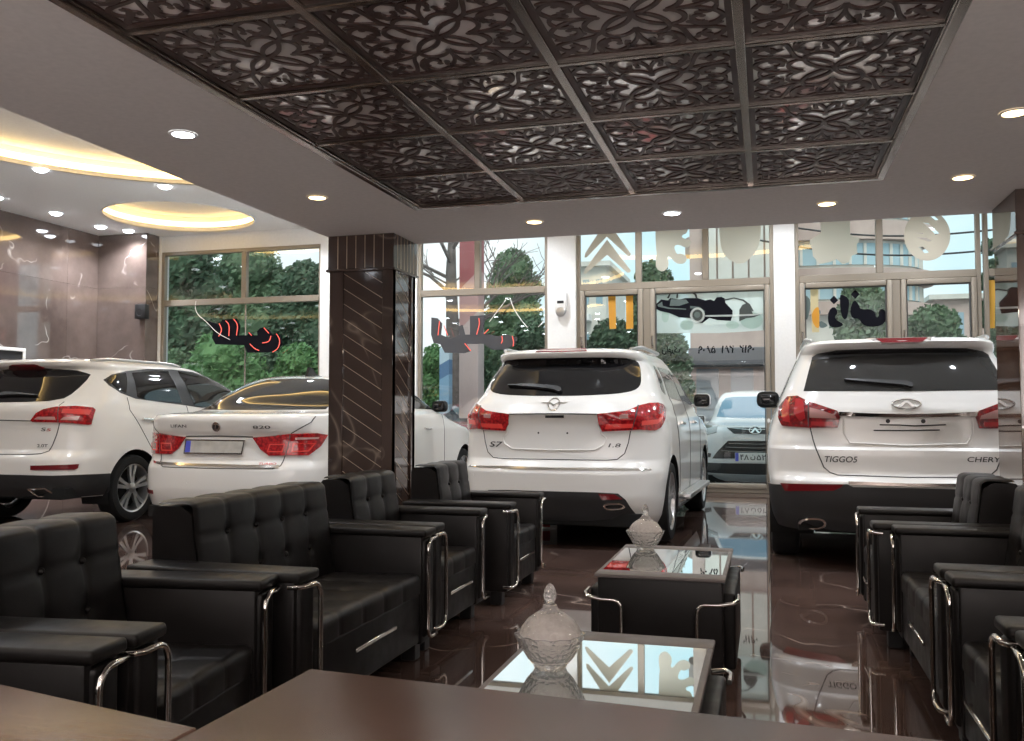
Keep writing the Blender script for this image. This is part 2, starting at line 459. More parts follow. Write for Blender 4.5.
# ---------------------------------------------------------------- the shell
XL, XR, YB, YF, ZC, ZS = -10.83, 4.2, -3.0, 13.1, 4.1, 2.27
YH = -9.0                       # far end of the left hall, behind the camera
MX, MY = -2.75, 5.70            # mezzanine edge
PX0, PX1, PY0, PY1 = -1.87, .53, 1.085, 4.685
struct(MB().box(XL - .2, XR + .2, YH - .2, YF + .12, -.12, 0).build('floor', M_floor), 'polished dark brown marble tile floor')
struct(MB().box(XL - .2, XL, YH, YF + .1, 0, ZC + .3).build('wall_left', M_wall_m), 'polished brown marble wall with white veins')
struct(MB().box(XR, XR + .2, YB, YF + .1, 0, ZC + .3).build('wall_right', M_white), 'plain white side wall')
struct(MB().box(-2.75, XR + .2, YB - .2, YB, 0, ZC + .3).box(-2.95, -2.75, YH, YB, 0, ZC + .3).box(XL - .2, -2.75, YH - .2, YH, 0, ZC + .3).build('wall_back', M_white), 'plain white walls behind the desks and the left hall')

def plate(name, outer, holes, z, m, up=False, extra=None):
    V, F = cdt([outer] + holes)
    b = MB().add([(x, y, z) for x, y in V], F)
    if extra: extra(b)
    return b.build(name, m, smooth=False)

COVES = [(-8.6, 11.8, 1.1, 1.06), (-5.9, 7.4, 3.0, 3.0), (-1.2, 9.2, 2.3, 1.1), (-7.0, 1.4, 2.7, 1.5)]
L_out = [(XL, YH), (MX, YH), (MX, MY), (XR, MY), (XR, YF), (XL, YF)]
struct(plate('ceiling', L_out, [ell(c[0], c[1], c[2], c[3], 72) for c in COVES], ZC, M_white,
             extra=lambda b: b.box(XL, XR, YH, YF, ZC + .28, ZC + .38)), 'high white ceiling with round coves over the parked cars')
def soffit_extra(b):
    # recess walls, its back and the faces of the mezzanine
    for (x0, y0), (x1, y1) in (((PX0, PY0), (PX1, PY0)), ((PX1, PY0), (PX1, PY1)), ((PX1, PY1), (PX0, PY1)), ((PX0, PY1), (PX0, PY0))):
        b.add([(x0, y0, ZS), (x1, y1, ZS), (x1, y1, ZS + .06), (x0, y0, ZS + .06)], [(0, 1, 2, 3)])
    b.box(PX0, PX1, PY0, PY1, ZS + .05, ZS + .07)
    b.add([(MX, YB, ZS), (MX, MY, ZS), (MX, MY, ZC), (MX, YB, ZC)], [(0, 1, 2, 3)])
    b.add([(MX, MY, ZS), (XR, MY, ZS), (XR, MY, ZC), (MX, MY, ZC)], [(0, 1, 2, 3)])
so = plate('ceiling', [(MX, YB), (XR, YB), (XR, MY), (MX, MY)], [[(PX0, PY0), (PX1, PY0), (PX1, PY1), (PX0, PY1)]], ZS, M_plaster, extra=soffit_extra)
struct(so, 'low grey plaster ceiling above the seating area')
# window wall: lintel, columns, sill
w = MB().box(XL, XR, YF - .05, YF + .15, 3.83, ZC)
def wx(px): return at(px, 300, YF).x
WIN = [(wx(163), wx(323)), (wx(419), wx(549)), (wx(577), wx(774)), (wx(795), wx(981)), (wx(984), XR)]
for a, b_ in ((XL + .02, WIN[0][0]), (WIN[0][1], WIN[1][0]), (WIN[1][1], WIN[2][0]), (WIN[2][1], WIN[3][0])):
    w.box(a, b_, YF - .10, YF + .15, 0, ZC - .002)
struct(w.build('wall_front', M_white, angle=30), 'white window wall with columns between the shop windows')
p_ = MB().box(XL + .005, WIN[0][0] - .02, YF - .42, YF - .1, 0, ZC - .003)
struct(p_.build('trim_1', M_wall_m, smooth=False), 'brown marble corner pilaster beside the leftmost window')

# ---------------------------------------------------------------- ceiling lattice panels
def ribbon(b, pts, wd, z0, z1):
    n = len(pts); L = []; R = []
    for i in range(n):
        a = Vector(pts[max(i - 1, 0)]); c = Vector(pts[min(i + 1, n - 1)]); t = (c - a)
        t = t.normalized() if t.length > 1e-9 else Vector((1, 0)); nn = Vector((-t.y, t.x)); p = Vector(pts[i])
        wi = wd[i] if hasattr(wd, '__len__') else wd
        L.append(p + nn * wi / 2); R.append(p - nn * wi / 2)
    V = [(p.x, p.y, z0) for p in L] + [(p.x, p.y, z0) for p in R] + [(p.x, p.y, z1) for p in L] + [(p.x, p.y, z1) for p in R]
    F = []
    for i in range(n - 1):
        F += [(i, i + 1, n + i + 1, n + i), (i, 2 * n + i, 2 * n + i + 1, i + 1), (n + i, n + i + 1, 3 * n + i + 1, 3 * n + i)]
    b.add(V, F)
def bez(p0, p1, p2, p3, n=12):
    o = []
    for i in range(n + 1):
        t = i / n; u = 1 - t
        o.append(tuple(u**3 * p0[k] + 3 * u * u * t * p1[k] + 3 * u * t * t * p2[k] + t**3 * p3[k] for k in (0, 1)))
    return o
def curl(cx, cy, r0, r1, a0, a1, n=20):
    return [(cx + (r0 + (r1 - r0) * i / n) * math.cos(a0 + (a1 - a0) * i / n), cy + (r0 + (r1 - r0) * i / n) * math.sin(a0 + (a1 - a0) * i / n)) for i in range(n + 1)]
Q = []   # strokes of one quarter, centre at the origin, corner at (1,1)
def sym(st): Q.append(st); Q.append([(y, x) for x, y in st])
sym(bez((0, 0), (.16, .02), (.30, .14), (.36, .36)))
sym(bez((.36, .36), (.56, .36), (.60, .10), (.36, .0)))
sym(bez((.36, .0), (.56, -.02), (.84, .04), (.91, .28), 14) + curl(.70, .28, .21, .055, 0, 4.7))
sym(bez((.36, .36), (.48, .54), (.74, .48), (.90, .60), 14) + curl(.76, .66, .15, .05, -.4, 4.2))
sym(bez((.90, .44), (.80, .50), (.62, .46), (.56, .34), 10))
sym(bez((.20, .60), (.30, .56), (.40, .62), (.38, .72), 8))
sym(bez((.94, .94), (.90, .86), (.86, .84), (.80, .82), 6))
sym(bez((0, .86), (.10, .86), (.20, .76), (.13, .66), 8))
def lattice_mesh():
    b = MB(); S = .285; k = 0
    for sx in (1, -1):
        for sy in (1, -1):
            for st in Q:
                k += 1; d = (k % 9) * .00012
                n = len(st); wd = [.0115 + .005 * math.sin(PI * i / n) for i in range(n)]
                ribbon(b, [(sx * x * S, sy * y * S) for x, y in st], wd, -.005 - d, 0)
                for e in (st[-1],):
                    b.add([(sx * x, sy * y, -.0051 - d) for x, y in ell(e[0] * S, e[1] * S,   .0115, .0115, 10)], [tuple(range(10))])
    b.add([(x, y, -.0068) for x, y in ell(0, 0, .016, .016, 14)], [tuple(range(14))])
    for (a, c) in (((-1, .965), (1, .965)), ((-1, -.965), (1, -.965)), ((.965, -1), (.965, 1)), ((-.965, -1), (-.965, 1))):
        ribbon(b, [(a[0] * S, a[1] * S), (c[0] * S, c[1] * S)], .022, -.0065, 0)
    return b
ORD = ['first', 'second', 'third', 'fourth', 'fifth', 'sixth', 'seventh', 'eighth', 'ninth', 'tenth', 'eleventh', 'twelfth', 'thirteenth', 'fourteenth', 'fifteenth', 'sixteenth']
pan = None
for r in range(6):
    for c in range(4):
        x, y = PX0 + .3 + .6 * c, PY1 - .3 - .6 * r
        rowt = 'back row nearest the windows' if r == 0 else '%s row from the windows' % ORD[r]
        lab = 'mirrored ceiling panel under brown scroll fretwork, %s from left in the %s' % (ORD[c], rowt)
        if pan is None:
            pan = thing('ceiling_panel', lab, 'ceiling panel', (x, y, ZS + .024), 0, 'fretwork panels of the low ceiling')
            MB().box(-.298, .298, -.298, .298, .0002, .012).build('mirror', M_mirror, pan, smooth=False)
            lo = lattice_mesh().build('fretwork', M_lattice, pan, smooth=False)
        else: dup(pan, (x, y, ZS + .024), 0, lab)
g = MB()
for i in range(5):
    x = PX0 + .6 * i; hw = .016 if 0 < i < 4 else .010
    g.box(x - hw, x + hw, PY0, PY1, ZS + .006, ZS + .022, .003, 1)
for i in range(7):
    y = PY1 - .6 * i; hw = .013 if 0 < i < 6 else .010
    g.box(PX0, PX1, y - hw, y + hw, ZS + .007, ZS + .0215, .003, 1)
for x in (PX0 - .012, PX1 + .012): g.box(x - .018, x + .018, PY0 - .03, PY1 + .03, ZS - .006, ZS + .01, .004, 1)
for y in (PY0 - .012, PY1 + .012): g.box(PX0 - .03, PX1 + .03, y - .018, y + .018, ZS - .0062, ZS + .01, .004, 1)
struct(g.build('trim_2', M_steel), 'metal grid bars holding the fretwork ceiling panels')

# ---------------------------------------------------------------- pillars
def pillar(x0, x1, y0, y1, label, faces, m):
    root = thing('pillar', label, 'pillar'); root['kind'] = 'structure'
    zc = 2.04
    b = MB().box(x0 + .012, x1 - .012, y0 + .012, y1 - .012, 0, zc)
    s1, s2 = .10, .075
    for (a, c, f0, f1) in ((x0, x0 + s1, y0, y0 + .05), (x1 - s2, x1, y0, y0 + .05), (x0, x0 + s1, y1 - .05, y1), (x1 - s2, x1, y1 - .05, y1)):
        b.box(a, c, f0, f1, 0, zc, .004, 1)
    if 'l' not in faces: b.box(x0 - .004, x0 + .013, y0 + .001, y1 - .001, 0, zc - .002, .003, 1)
    for (a, c, f0, f1) in ((x1 - .05, x1, y0, y0 + s2), (x1 - .05, x1, y1 - s2, y1), (x0, x0 + .05, y0, y0 + s2), (x0, x0 + .05, y1 - s2, y1)):
        b.box(a, c, f0 + .0005, f1 - .0005, 0, zc - .001, .004, 1)
    b.build('shaft', m, root)
    cp = MB().box(x0 - .008, x1 + .008, y0 - .008, y1 + .008, zc, ZS, .004, 1)
    cp.box(x0 - .018, x1 + .018, y0 - .018, y1 + .018, zc - .006, zc + .012, .004, 1)
    cp.build('capital', m, root)
    li = MB()
    n = 7
    for i in range(1, n):
        x = x0 + (x1 - x0) * i / n
        li.box(x - .0022, x + .0022, y0 - .0095, y0 - .007, zc + .012, ZS - .004)
        y = y0 + (y1 - y0) * i / n
        li.box(x1 + .007, x1 + .0095, y - .0022, y + .0022, zc + .012, ZS - .004)
        if 'l' in faces: li.box(x0 - .0095, x0 - .007, y - .0022, y + .0022, zc + .012, ZS - .004)
    wp = (x1 - s2) - (x0 + s1); z = -.3
    while z < zc + .2:
        for face in faces:
            a0, a1 = (x0 + s1, x1 - s2) if face == 'f' else (y0 + s2, y1 - s2)
            za, zb = z + (a1 - a0) * .62, z
            if face == 'r' : za, zb = zb + (a1 - a0) * .62, za - (a1 - a0) * .62
            pts = [(a0, za), (a1, zb)]
            # clip to the shaft
            q = []
            for t in np.linspace(0, 1, 21):
                zz = za + (zb - za) * t
                if 0.01 < zz < zc - .01: q.append((a0 + (a1 - a0) * t, zz))
            if len(q) > 2:
                (p0, z0), (p1, z1) = q[0], q[-1]
                def P3(a, zz): return (a, y0 + .0115, zz) if face == 'f' else ((x1 - .0115, a, zz) if face == 'r' else (x0 + .0115, a, zz))
                li.tube([P3(p0, z0), P3(p1, z1)], .0019, 6)
        z += .098
    li.build('inlay_line', M_bronze, root)
    return root
pillar(-2.73, -2.285, 5.30, 5.685, 'square marble pillar with slanting bronze inlay lines, behind the left armchairs', 'frl', M_pil)
pillar(1.238, 1.70, 5.12, 5.60, 'polished marble pillar at the right edge beside the rightmost white car', 'fr', M_pil2)
# ---------------------------------------------------------------- seating
def tufted(w0, nx, rows, prof, gap=.004, dim=.016, thick=.0, ny=34, per=14, puff=.018):
    """quilted surface: prof(t) -> (x, z, nx, nz) along the section, spread over the width w0; returns V, F, buttons"""
    cols = nx * per + 1; V = []; F = []; B = []
    seams = [w0 * (i / nx - .5) for i in range(1, nx)]
    for i in range(ny + 1):
        t = i / ny
        for j in range(cols):
            y = w0 * (j / (cols - 1) - .5)
            u = (j % per) / per
            d = puff * (max(0.0, math.sin(PI * u)) ** .45 - 1) if 0 < j < cols - 1 else -puff * 1.3
            edge = min(t, 1 - t)
            if edge < .06: d -= 0.0
            for tr in rows:
                d -= gap * math.exp(-((t - tr) / .012) ** 2)
                for s_ in seams: d -= dim * math.exp(-(((t - tr) * .42 / .028) ** 2 + ((y - s_) / .028) ** 2))
            x, z, ax, az = prof(t)
            V.append((x + ax * d, y, z + az * d))
    for i in range(ny):
        for j in range(cols - 1):
            a = i * cols + j; F.append((a, a + 1, a + cols + 1, a + cols))
    for tr in rows:
        x, z, ax, az = prof(tr)
        for s_ in seams: B.append((x - ax * (dim + puff - .004), s_, z - az * (dim + puff - .004)))
    return V, F, B

AT = .14          # arm thickness
def make_seat(name, label, cat, wi, nx, loc, rz, group, feet=True):
    t = thing(name, label, cat, loc, rz, group)
    D = .665
    # box under the cushion with its drawer front
    MB().box(-D + .03, -.045, -wi / 2, wi / 2, .085, .30, .008).build('base', M_leather, t)
    d = MB().box(-.05, -.016, -wi / 2 + .006, wi / 2 - .006, .095, .315, .012, 3).build('drawer_front', M_leather, t)
    h = MB(); hl = .17 if wi < .8 else .19
    h.box(-.004, .004, -hl, hl, .226, .243, .003, 1).box(-.018, 0, -hl + .02, -hl + .03, .230, .239).box(-.018, 0, hl - .03, hl - .02, .230, .239)
    o = h.build('handle', M_chrome, d); o['label'] = 'chrome bar handle'
    # cushion
    def prof(s):
        if s < .16:
            a = s / .16; return (-.008, .315 + .055 * a, 1, 0)
        if s < .26:
            a = (s - .16) / .10 * PI2; return (-.035 + .027 * math.cos(a), .37 + .035 * math.sin(a), math.cos(a), math.sin(a))
        a = (s - .26) / .74; return (-.035 - .46 * a, .405 - .01 * a, 0.0, 1)
    V, F, B = tufted(wi - .004, nx, [.5, .78], prof, puff=.007, dim=.007)
    c = MB().add(V, F); c.box(-.50, -.03, -wi / 2 + .004, wi / 2 - .004, .29, .37)
    c.build('seat_cushion', M_leather, t, angle=60)
    # back
    zt = .81
    def pb(s):
        x0, z0, x1, z1 = -.43, .385, -.485, zt - .035
        if s < .74:
            a = s / .74; k = math.hypot(x1 - x0, z1 - z0); return (x0 + (x1 - x0) * a, z0 + (z1 - z0) * a, (z1 - z0) / k, -(x1 - x0) / k)
        if s < .90:
            a = (s - .74) / .16 * PI2 * .95; return (x1 - .045 + .045 * math.cos(a), z1 + .035 * math.sin(a), math.cos(a), math.sin(a))
        a = (s - .90) / .10; return (x1 - .045 - (.11) * a, zt - .004 * a, 0.0, 1)
    V, F, B = tufted(wi + .01, nx, [.28, .56], pb, puff=.008, dim=.009)
    b = MB().add(V, F)
    b.prism([(-.435, .30), (-.502, zt - .05), (-.545, zt - .022), (-D + .02, zt - .022), (-D, zt - .045), (-D, .09), (-.435, .09)], -wi / 2 - .004, wi / 2 + .004, 'y')
    bk = b.build('backrest', M_leather, t, angle=50)
    for (x, y, z) in B:
        MB().lathe([(.0, .010), (.006, .009), (.0105, .004), (.011, -.004)], 10, 'x', (x, y, z)).build('button', M_leather, bk)
    # arms
    for s_ in (-1, 1):
        yi, yo = s_ * wi / 2, s_ * (wi / 2 + AT)
        y0, y1 = min(yi, yo), max(yi, yo)
        a = MB().box(-D, -.012, y0 + .003, y1 - .003, .085, .568, .010, 2)
        a.box(-.05, .004, y0 + .020, y1 - .022, .11, .556, .018, 3)
        ar = a.build('armrest', M_leather, t)
        MB().box(-D - .004, .010, y0 - .003, y1 + .001, .562, .597, .012, 3).build('arm_pad', M_leather, ar)
        # chrome rail on the front of the arm: inner upright, bends to the outer edge at top and bottom
        zt_, zb_, rr = .552, .115, .05
        yv = yi + s_ * .010; ye = yo - s_ * .004
        pts = [(-.035, ye, zt_ - .004), (.004, ye, zt_), (.016, ye - s_ * .015, zt_)]
        for k in range(7):
            q = k / 6 * PI2; pts.append((.018, yv + s_ * (rr - rr * math.sin(q)), zt_ - rr + rr * math.cos(q)))
        for k in range(7):
            q = k / 6 * PI2; pts.append((.018, yv + s_ * (rr - rr * math.cos(q)), zb_ + rr - rr * math.sin(q)))
        pts += [(.016, ye - s_ * .015, zb_), (.004, ye, zb_), (-.035, ye, zb_)]
        r_ = MB().tube(pts, .0088, 10).build('chrome_rail', M_chrome, ar); r_['label'] = 'bent chrome tube'
    for x in (-.09, -D + .09):
        for s_ in (-1, 1):
            y = s_ * (wi / 2 + AT / 2)
            MB().box(x - .035, x + .035, y - .035, y + .035, 0, .09, .006, 1).build('foot', M_black, t)
    return t
GL, GR = 'black leather seats along the left side', 'black leather seats along the right side'
WI = .555
arm = make_seat('armchair', 'black tufted leather armchair in the left foreground with its whole backrest in view', 'armchair', WI, 3, (-1.52, 2.28, 0), .12, GL)
dup(arm, (-1.43, 1.435, 0), .12, 'black leather armchair at the lower left corner, only its flat arm in view', GL)
dup(arm, (-1.52, 4.435, 0), 0, 'black leather armchair between the left sofa and the square marble pillar', GL)
dup(arm, (-1.455, 5.50, 0), 0, 'black leather armchair right of the square pillar, nearest the middle white car', GL)
sofa = make_seat('sofa', 'wide black tufted leather two-seat sofa on the left side in front of the white sedan', 'sofa', 1.0, 5, (-1.50, 3.345, 0), 0, GL)
dup(arm, (.487, 5.10, 0), PI, 'black leather armchair of the right side, nearest the rightmost white car', GR)
dup(sofa, (.567, 4.03, 0), PI, 'wide black leather two-seat sofa on the right side, second seat from the rightmost white car', GR)
dup(arm, (.575, 2.945, 0), PI, 'black leather armchair near the lower right corner, next to the right sofa', GR)
dup(arm, (.585, 2.085, 0), PI, 'black leather armchair cut off by the lower right corner, only an arm end in view', GR)

# ---------------------------------------------------------------- coffee tables
def coffee_table(loc, label, wx_=.54, ly=.88):
    t = thing('coffee_table', label, 'coffee table', loc, 0, 'black coffee tables with mirror tops')
    hx, hy, H = wx_ / 2, ly / 2, .45
    MB().box(-hx + .012, hx - .012, -hy + .012, hy - .012, .05, H - .015, .008).build('body', M_leather, t)
    top = MB()
    fr = .035
    top.box(-hx, hx, -hy, -hy + .11, H - .016, H, .005, 2).box(-hx, hx, hy - .11, hy, H - .016, H, .005, 2)
    top.box(-hx, -hx + fr * .6, -hy + .02, hy - .02, H - .016, H - .001, .005, 2).box(hx - fr * .6, hx, -hy + .02, hy - .02, H - .016, H - .001, .005, 2)
    tp = top.build('top_frame', M_leather2, t)
    o = MB().box(-hx + fr * .6 - .004, hx - fr * .6 + .004, -hy + .106, hy - .106, H - .03, H - .0015).build('mirror_top', M_tmirror, tp, smooth=False)
    o['label'] = 'inset mirror glass'
    for sx in (-1, 1):
        p = MB().box(min(sx * hx - sx * .02, sx * (hx + .035)), max(sx * hx - sx * .02, sx * (hx + .035)), -hy + .10, hy - .10, .06, H - .075, .012, 3)
        sp = p.build('side_panel', M_leather, t)
        for sy in (-1, 1):
            z1, z0, rr = H - .105, .07, .035
            yv = -sy * 0 + sy * (hy - .002) + sy * .012
            xi = sx * (hx - .115)
            pts = [(sx * (hx + .045), sy * (hy - .13), z1 + .018), (sx * (hx + .047), sy * (hy - .04), z1 + .016), (sx * (hx + .03), yv, z1 + .012), (sx * (hx - .03), yv + sy * .006, z1 + .002)]
            for k in range(6):
                q = k / 5 * PI2; pts.append((xi + sx * (rr - rr * math.sin(q)), yv, z1 - rr + rr * math.cos(q)))
            pts.append((xi, yv, z0))
            MB().tube(pts, .008, 10).build('chrome_rail', M_chrome, t)['label'] = 'bent chrome tube at the corner'
    for sx in (-1, 1):
        for sy in (-1, 1):
            MB().box(sx * (hx - .07) - .03, sx * (hx - .07) + .03, sy * (hy - .07) - .03, sy * (hy - .07) + .03, 0, .055, .005, 1).build('foot', M_black, t)
    return t
M_tmirror = mat('table_mirror', (.82, .86, .86), .015, 1.0)
ct = coffee_table((-.445, 4.245, 0), 'black box coffee table with mirror top standing nearer the middle white car')
dup(ct, (-.43, 2.365, 0), 0, 'black box coffee table with mirror top in the foreground just beyond the desk')

# ---------------------------------------------------------------- candy bowls
def crystal():
    m, nt, b = new_mat('cut_crystal')
    b.inputs['Base Color'].default_value = (.96, .95, .94, 1); b.inputs['Roughness'].default_value = .04
    b.inputs['IOR'].default_value = 1.5; b.inputs['Transmission Weight'].default_value = .82
    v = coords(nt, (1, 1, 1)); n = nz(nt, 'ShaderNodeTexVoronoi', Scale=75.0); nt.links.new(v, n.inputs['Vector'])
    bump(nt, b, n.outputs['Distance'], .6, .006)
    return m
M_crystal = crystal()
def candy_bowl(loc, label, s=1.0):
    t = thing('candy_bowl', label, 'candy bowl', loc, .3, 'lidded cut glass candy bowls')
    def star(a, i): return 1 + (.018 * math.cos(16 * a) if 2 <= i <= 9 else 0)
    def scal(a, i): return 1 + (.05 * math.cos(12 * a) if i in (6, 7, 8) else .012 * math.cos(24 * a) if 2 <= i < 6 else 0)
    bp = [(0, 0), (.044, 0), (.047, .005), (.050, .012), (.066, .030), (.083, .058), (.094, .084), (.100, .098), (.094, .099), (.088, .084), (.076, .058), (.056, .030), (0, .016)]
    MB().lathe([(r * s, z * s) for r, z in bp], 96, 'z', mod=scal).build('bowl', M_crystal, t, angle=60)
    lp = [(.088, .096), (.087, .104), (.080, .118), (.066, .136), (.048, .150), (.032, .160), (.022, .170), (.020, .178), (.012, .180), (0, .181)]
    li = MB().lathe([(r * s, z * s) for r, z in lp], 96, 'z', mod=lambda a, i: 1 + (.02 * math.cos(16 * a) if 1 <= i <= 5 else 0))
    lid = li.build('lid', M_crystal, t, angle=60)
    kp = [(0, .178), (.014, .180), (.011, .186), (.016, .194), (.018, .205), (.015, .222), (.007, .236), (0, .240)]
    MB().lathe([(r * s, z * s) for r, z in kp], 20, 'z', mod=lambda a, i: 1 + .06 * math.cos(8 * a)).build('knob', M_crystal, lid)
    sw = MB().lathe([(r * s, z * s) for r, z in [(0, .022), (.046, .026), (.068, .056), (.080, .084), (.066, .108), (.042, .124), (0, .134)]], 40)
    sw.build('filling', noisy('pale_sweets', (.78, .70, .66), (.92, .86, .82), 90, .6, bstr=.5), t)['kind'] = 'stuff'
    return t
cb = candy_bowl((-.568, 2.385, .4488), 'lidded cut glass candy bowl with pointed knob on the foreground coffee table', .93)
dup(cb, (-.595, 4.55, .4488), .8, 'lidded cut glass candy bowl on the coffee table nearer the middle white car')

# ---------------------------------------------------------------- desks
def desk(name, label, poly, zt, th=.045):
    t = thing(name, label, 'desk')
    b = MB(); n = len(poly)
    bm = bmesh.new()
    vs = [bm.verts.new((x, y, zt - th)) for x, y in poly]; f = bm.faces.new(vs)
    e = bmesh.ops.extrude_face_region(bm, geom=[f]); 
    for v in [g_ for g_ in e['geom'] if isinstance(g_, bmesh.types.BMVert)]: v.co.z += th
    bmesh.ops.recalc_face_normals(bm, faces=bm.faces)
    bmesh.ops.bevel(bm, geom=list(bm.edges), offset=.004, segments=2, profile=.5, affect='EDGES')
    b.frombm(bm); b.build('desktop', M_desk, t)
    cx = sum(p[0] for p in poly) / n; cy = sum(p[1] for p in poly) / n
    for i in range(n):
        if i == n - 2: continue
        a = Vector(poly[i]); c = Vector(poly[(i + 1) % n]); m_ = Vector((cx, cy))
        a2 = a + (m_ - a) * .10; c2 = c + (m_ - c) * .10; d_ = (c2 - a2).normalized(); nn = Vector((-d_.y, d_.x))
        if nn.dot(m_ - a2) < 0: nn = -nn
        q = [a2, c2, c2 + nn * .02, a2 + nn * .02]
        MB().prism([(p.x, p.y) for p in q], .0, zt - th, 'z').build('side_panel', M_desk, t, smooth=False)
    return t
desk('desk', 'dark brown wooden desk with its corner pointing at the sofas, bottom centre', [(-.642, 1.198), (.70, 1.096), (.62, .42), (-.66, .42)], .76)
desk('desk', 'brown wooden side desk in the lower left corner, catching pale light streaks', [(-1.30, 1.080), (-.652, .945), (-.668, .45), (-1.30, .45)], .7585)
# ---------------------------------------------------------------- cars
M_car = mat('white_car_paint', (.80, .79, .76), .22, spec=.5, coat=.8)
M_carE = mat('white_car_paint_outdoors', (.74, .76, .78), .25, coat=.7)
M_red_p = mat('dark_red_car_paint', (.30, .04, .05), .25, coat=.8)
M_tint = mat('tinted_car_glass', (.008, .008, .009), .03, spec=.6)
M_clad = mat('grey_black_cladding', (.020, .020, .021), .55)
def lamp_mat(k=1.0):
    m, nt, b = new_mat('red_lamp_glass')
    v = coords(nt); n = nz(nt, 'ShaderNodeTexVoronoi', Scale=42.0); nt.links.new(v, n.inputs['Vector'])
    r = ramp(nt, n.outputs['Distance'], [(.1, (.60 * k, .018 * k, .022 * k)), (.75, (.22 * k, .005, .008))]); nt.links.new(r.outputs['Color'], b.inputs['Base Color'])
    b.inputs['Roughness'].default_value = .12; b.inputs['Coat Weight'].default_value = 1.0; b.inputs['Coat Roughness'].default_value = .02
    bump(nt, b, n.outputs['Distance'], .12, .005)
    return m
M_lamp = lamp_mat(); M_lampB = lamp_mat(.55)
M_lamp2b = mat('deep_red_lamp_band', (.42, .02, .025), .12, coat=1)
M_lamp2 = mat('bright_red_lamp_band', (.78, .06, .05), .15, coat=1)
M_lampc = mat('clear_lamp_glass', (.55, .30, .28), .12, coat=1)
M_lampd = mat('dark_red_lamp', (.16, .008, .012), .15, coat=1)
M_seam = mat('panel_gap', (.05, .05, .05), .6)
M_rim = mat('alloy_wheel', (.62, .62, .62), .28, .9)
M_under = mat('underbody', (.006, .006, .006), .9)
M_badge = mat('dark_letters', (.035, .033, .032), .3, .2)
M_plate = noisy('blurred_plate', (.42, .41, .38), (.62, .60, .55), 9, .4)
M_blue = mat('plate_blue', (.10, .12, .62), .4)
M_redtxt = mat('red_letters', (.55, .05, .03), .4)
M_interior = mat('grey_cabin', (.05, .05, .05), .8)

def mirror_poly(half):
    """closed outline from the half with a >= 0 listed from the centre outwards and back"""
    return [(a, z) for a, z in half] + [(-a, z) for a, z in half[::-1] if abs(a) > 1e-4]

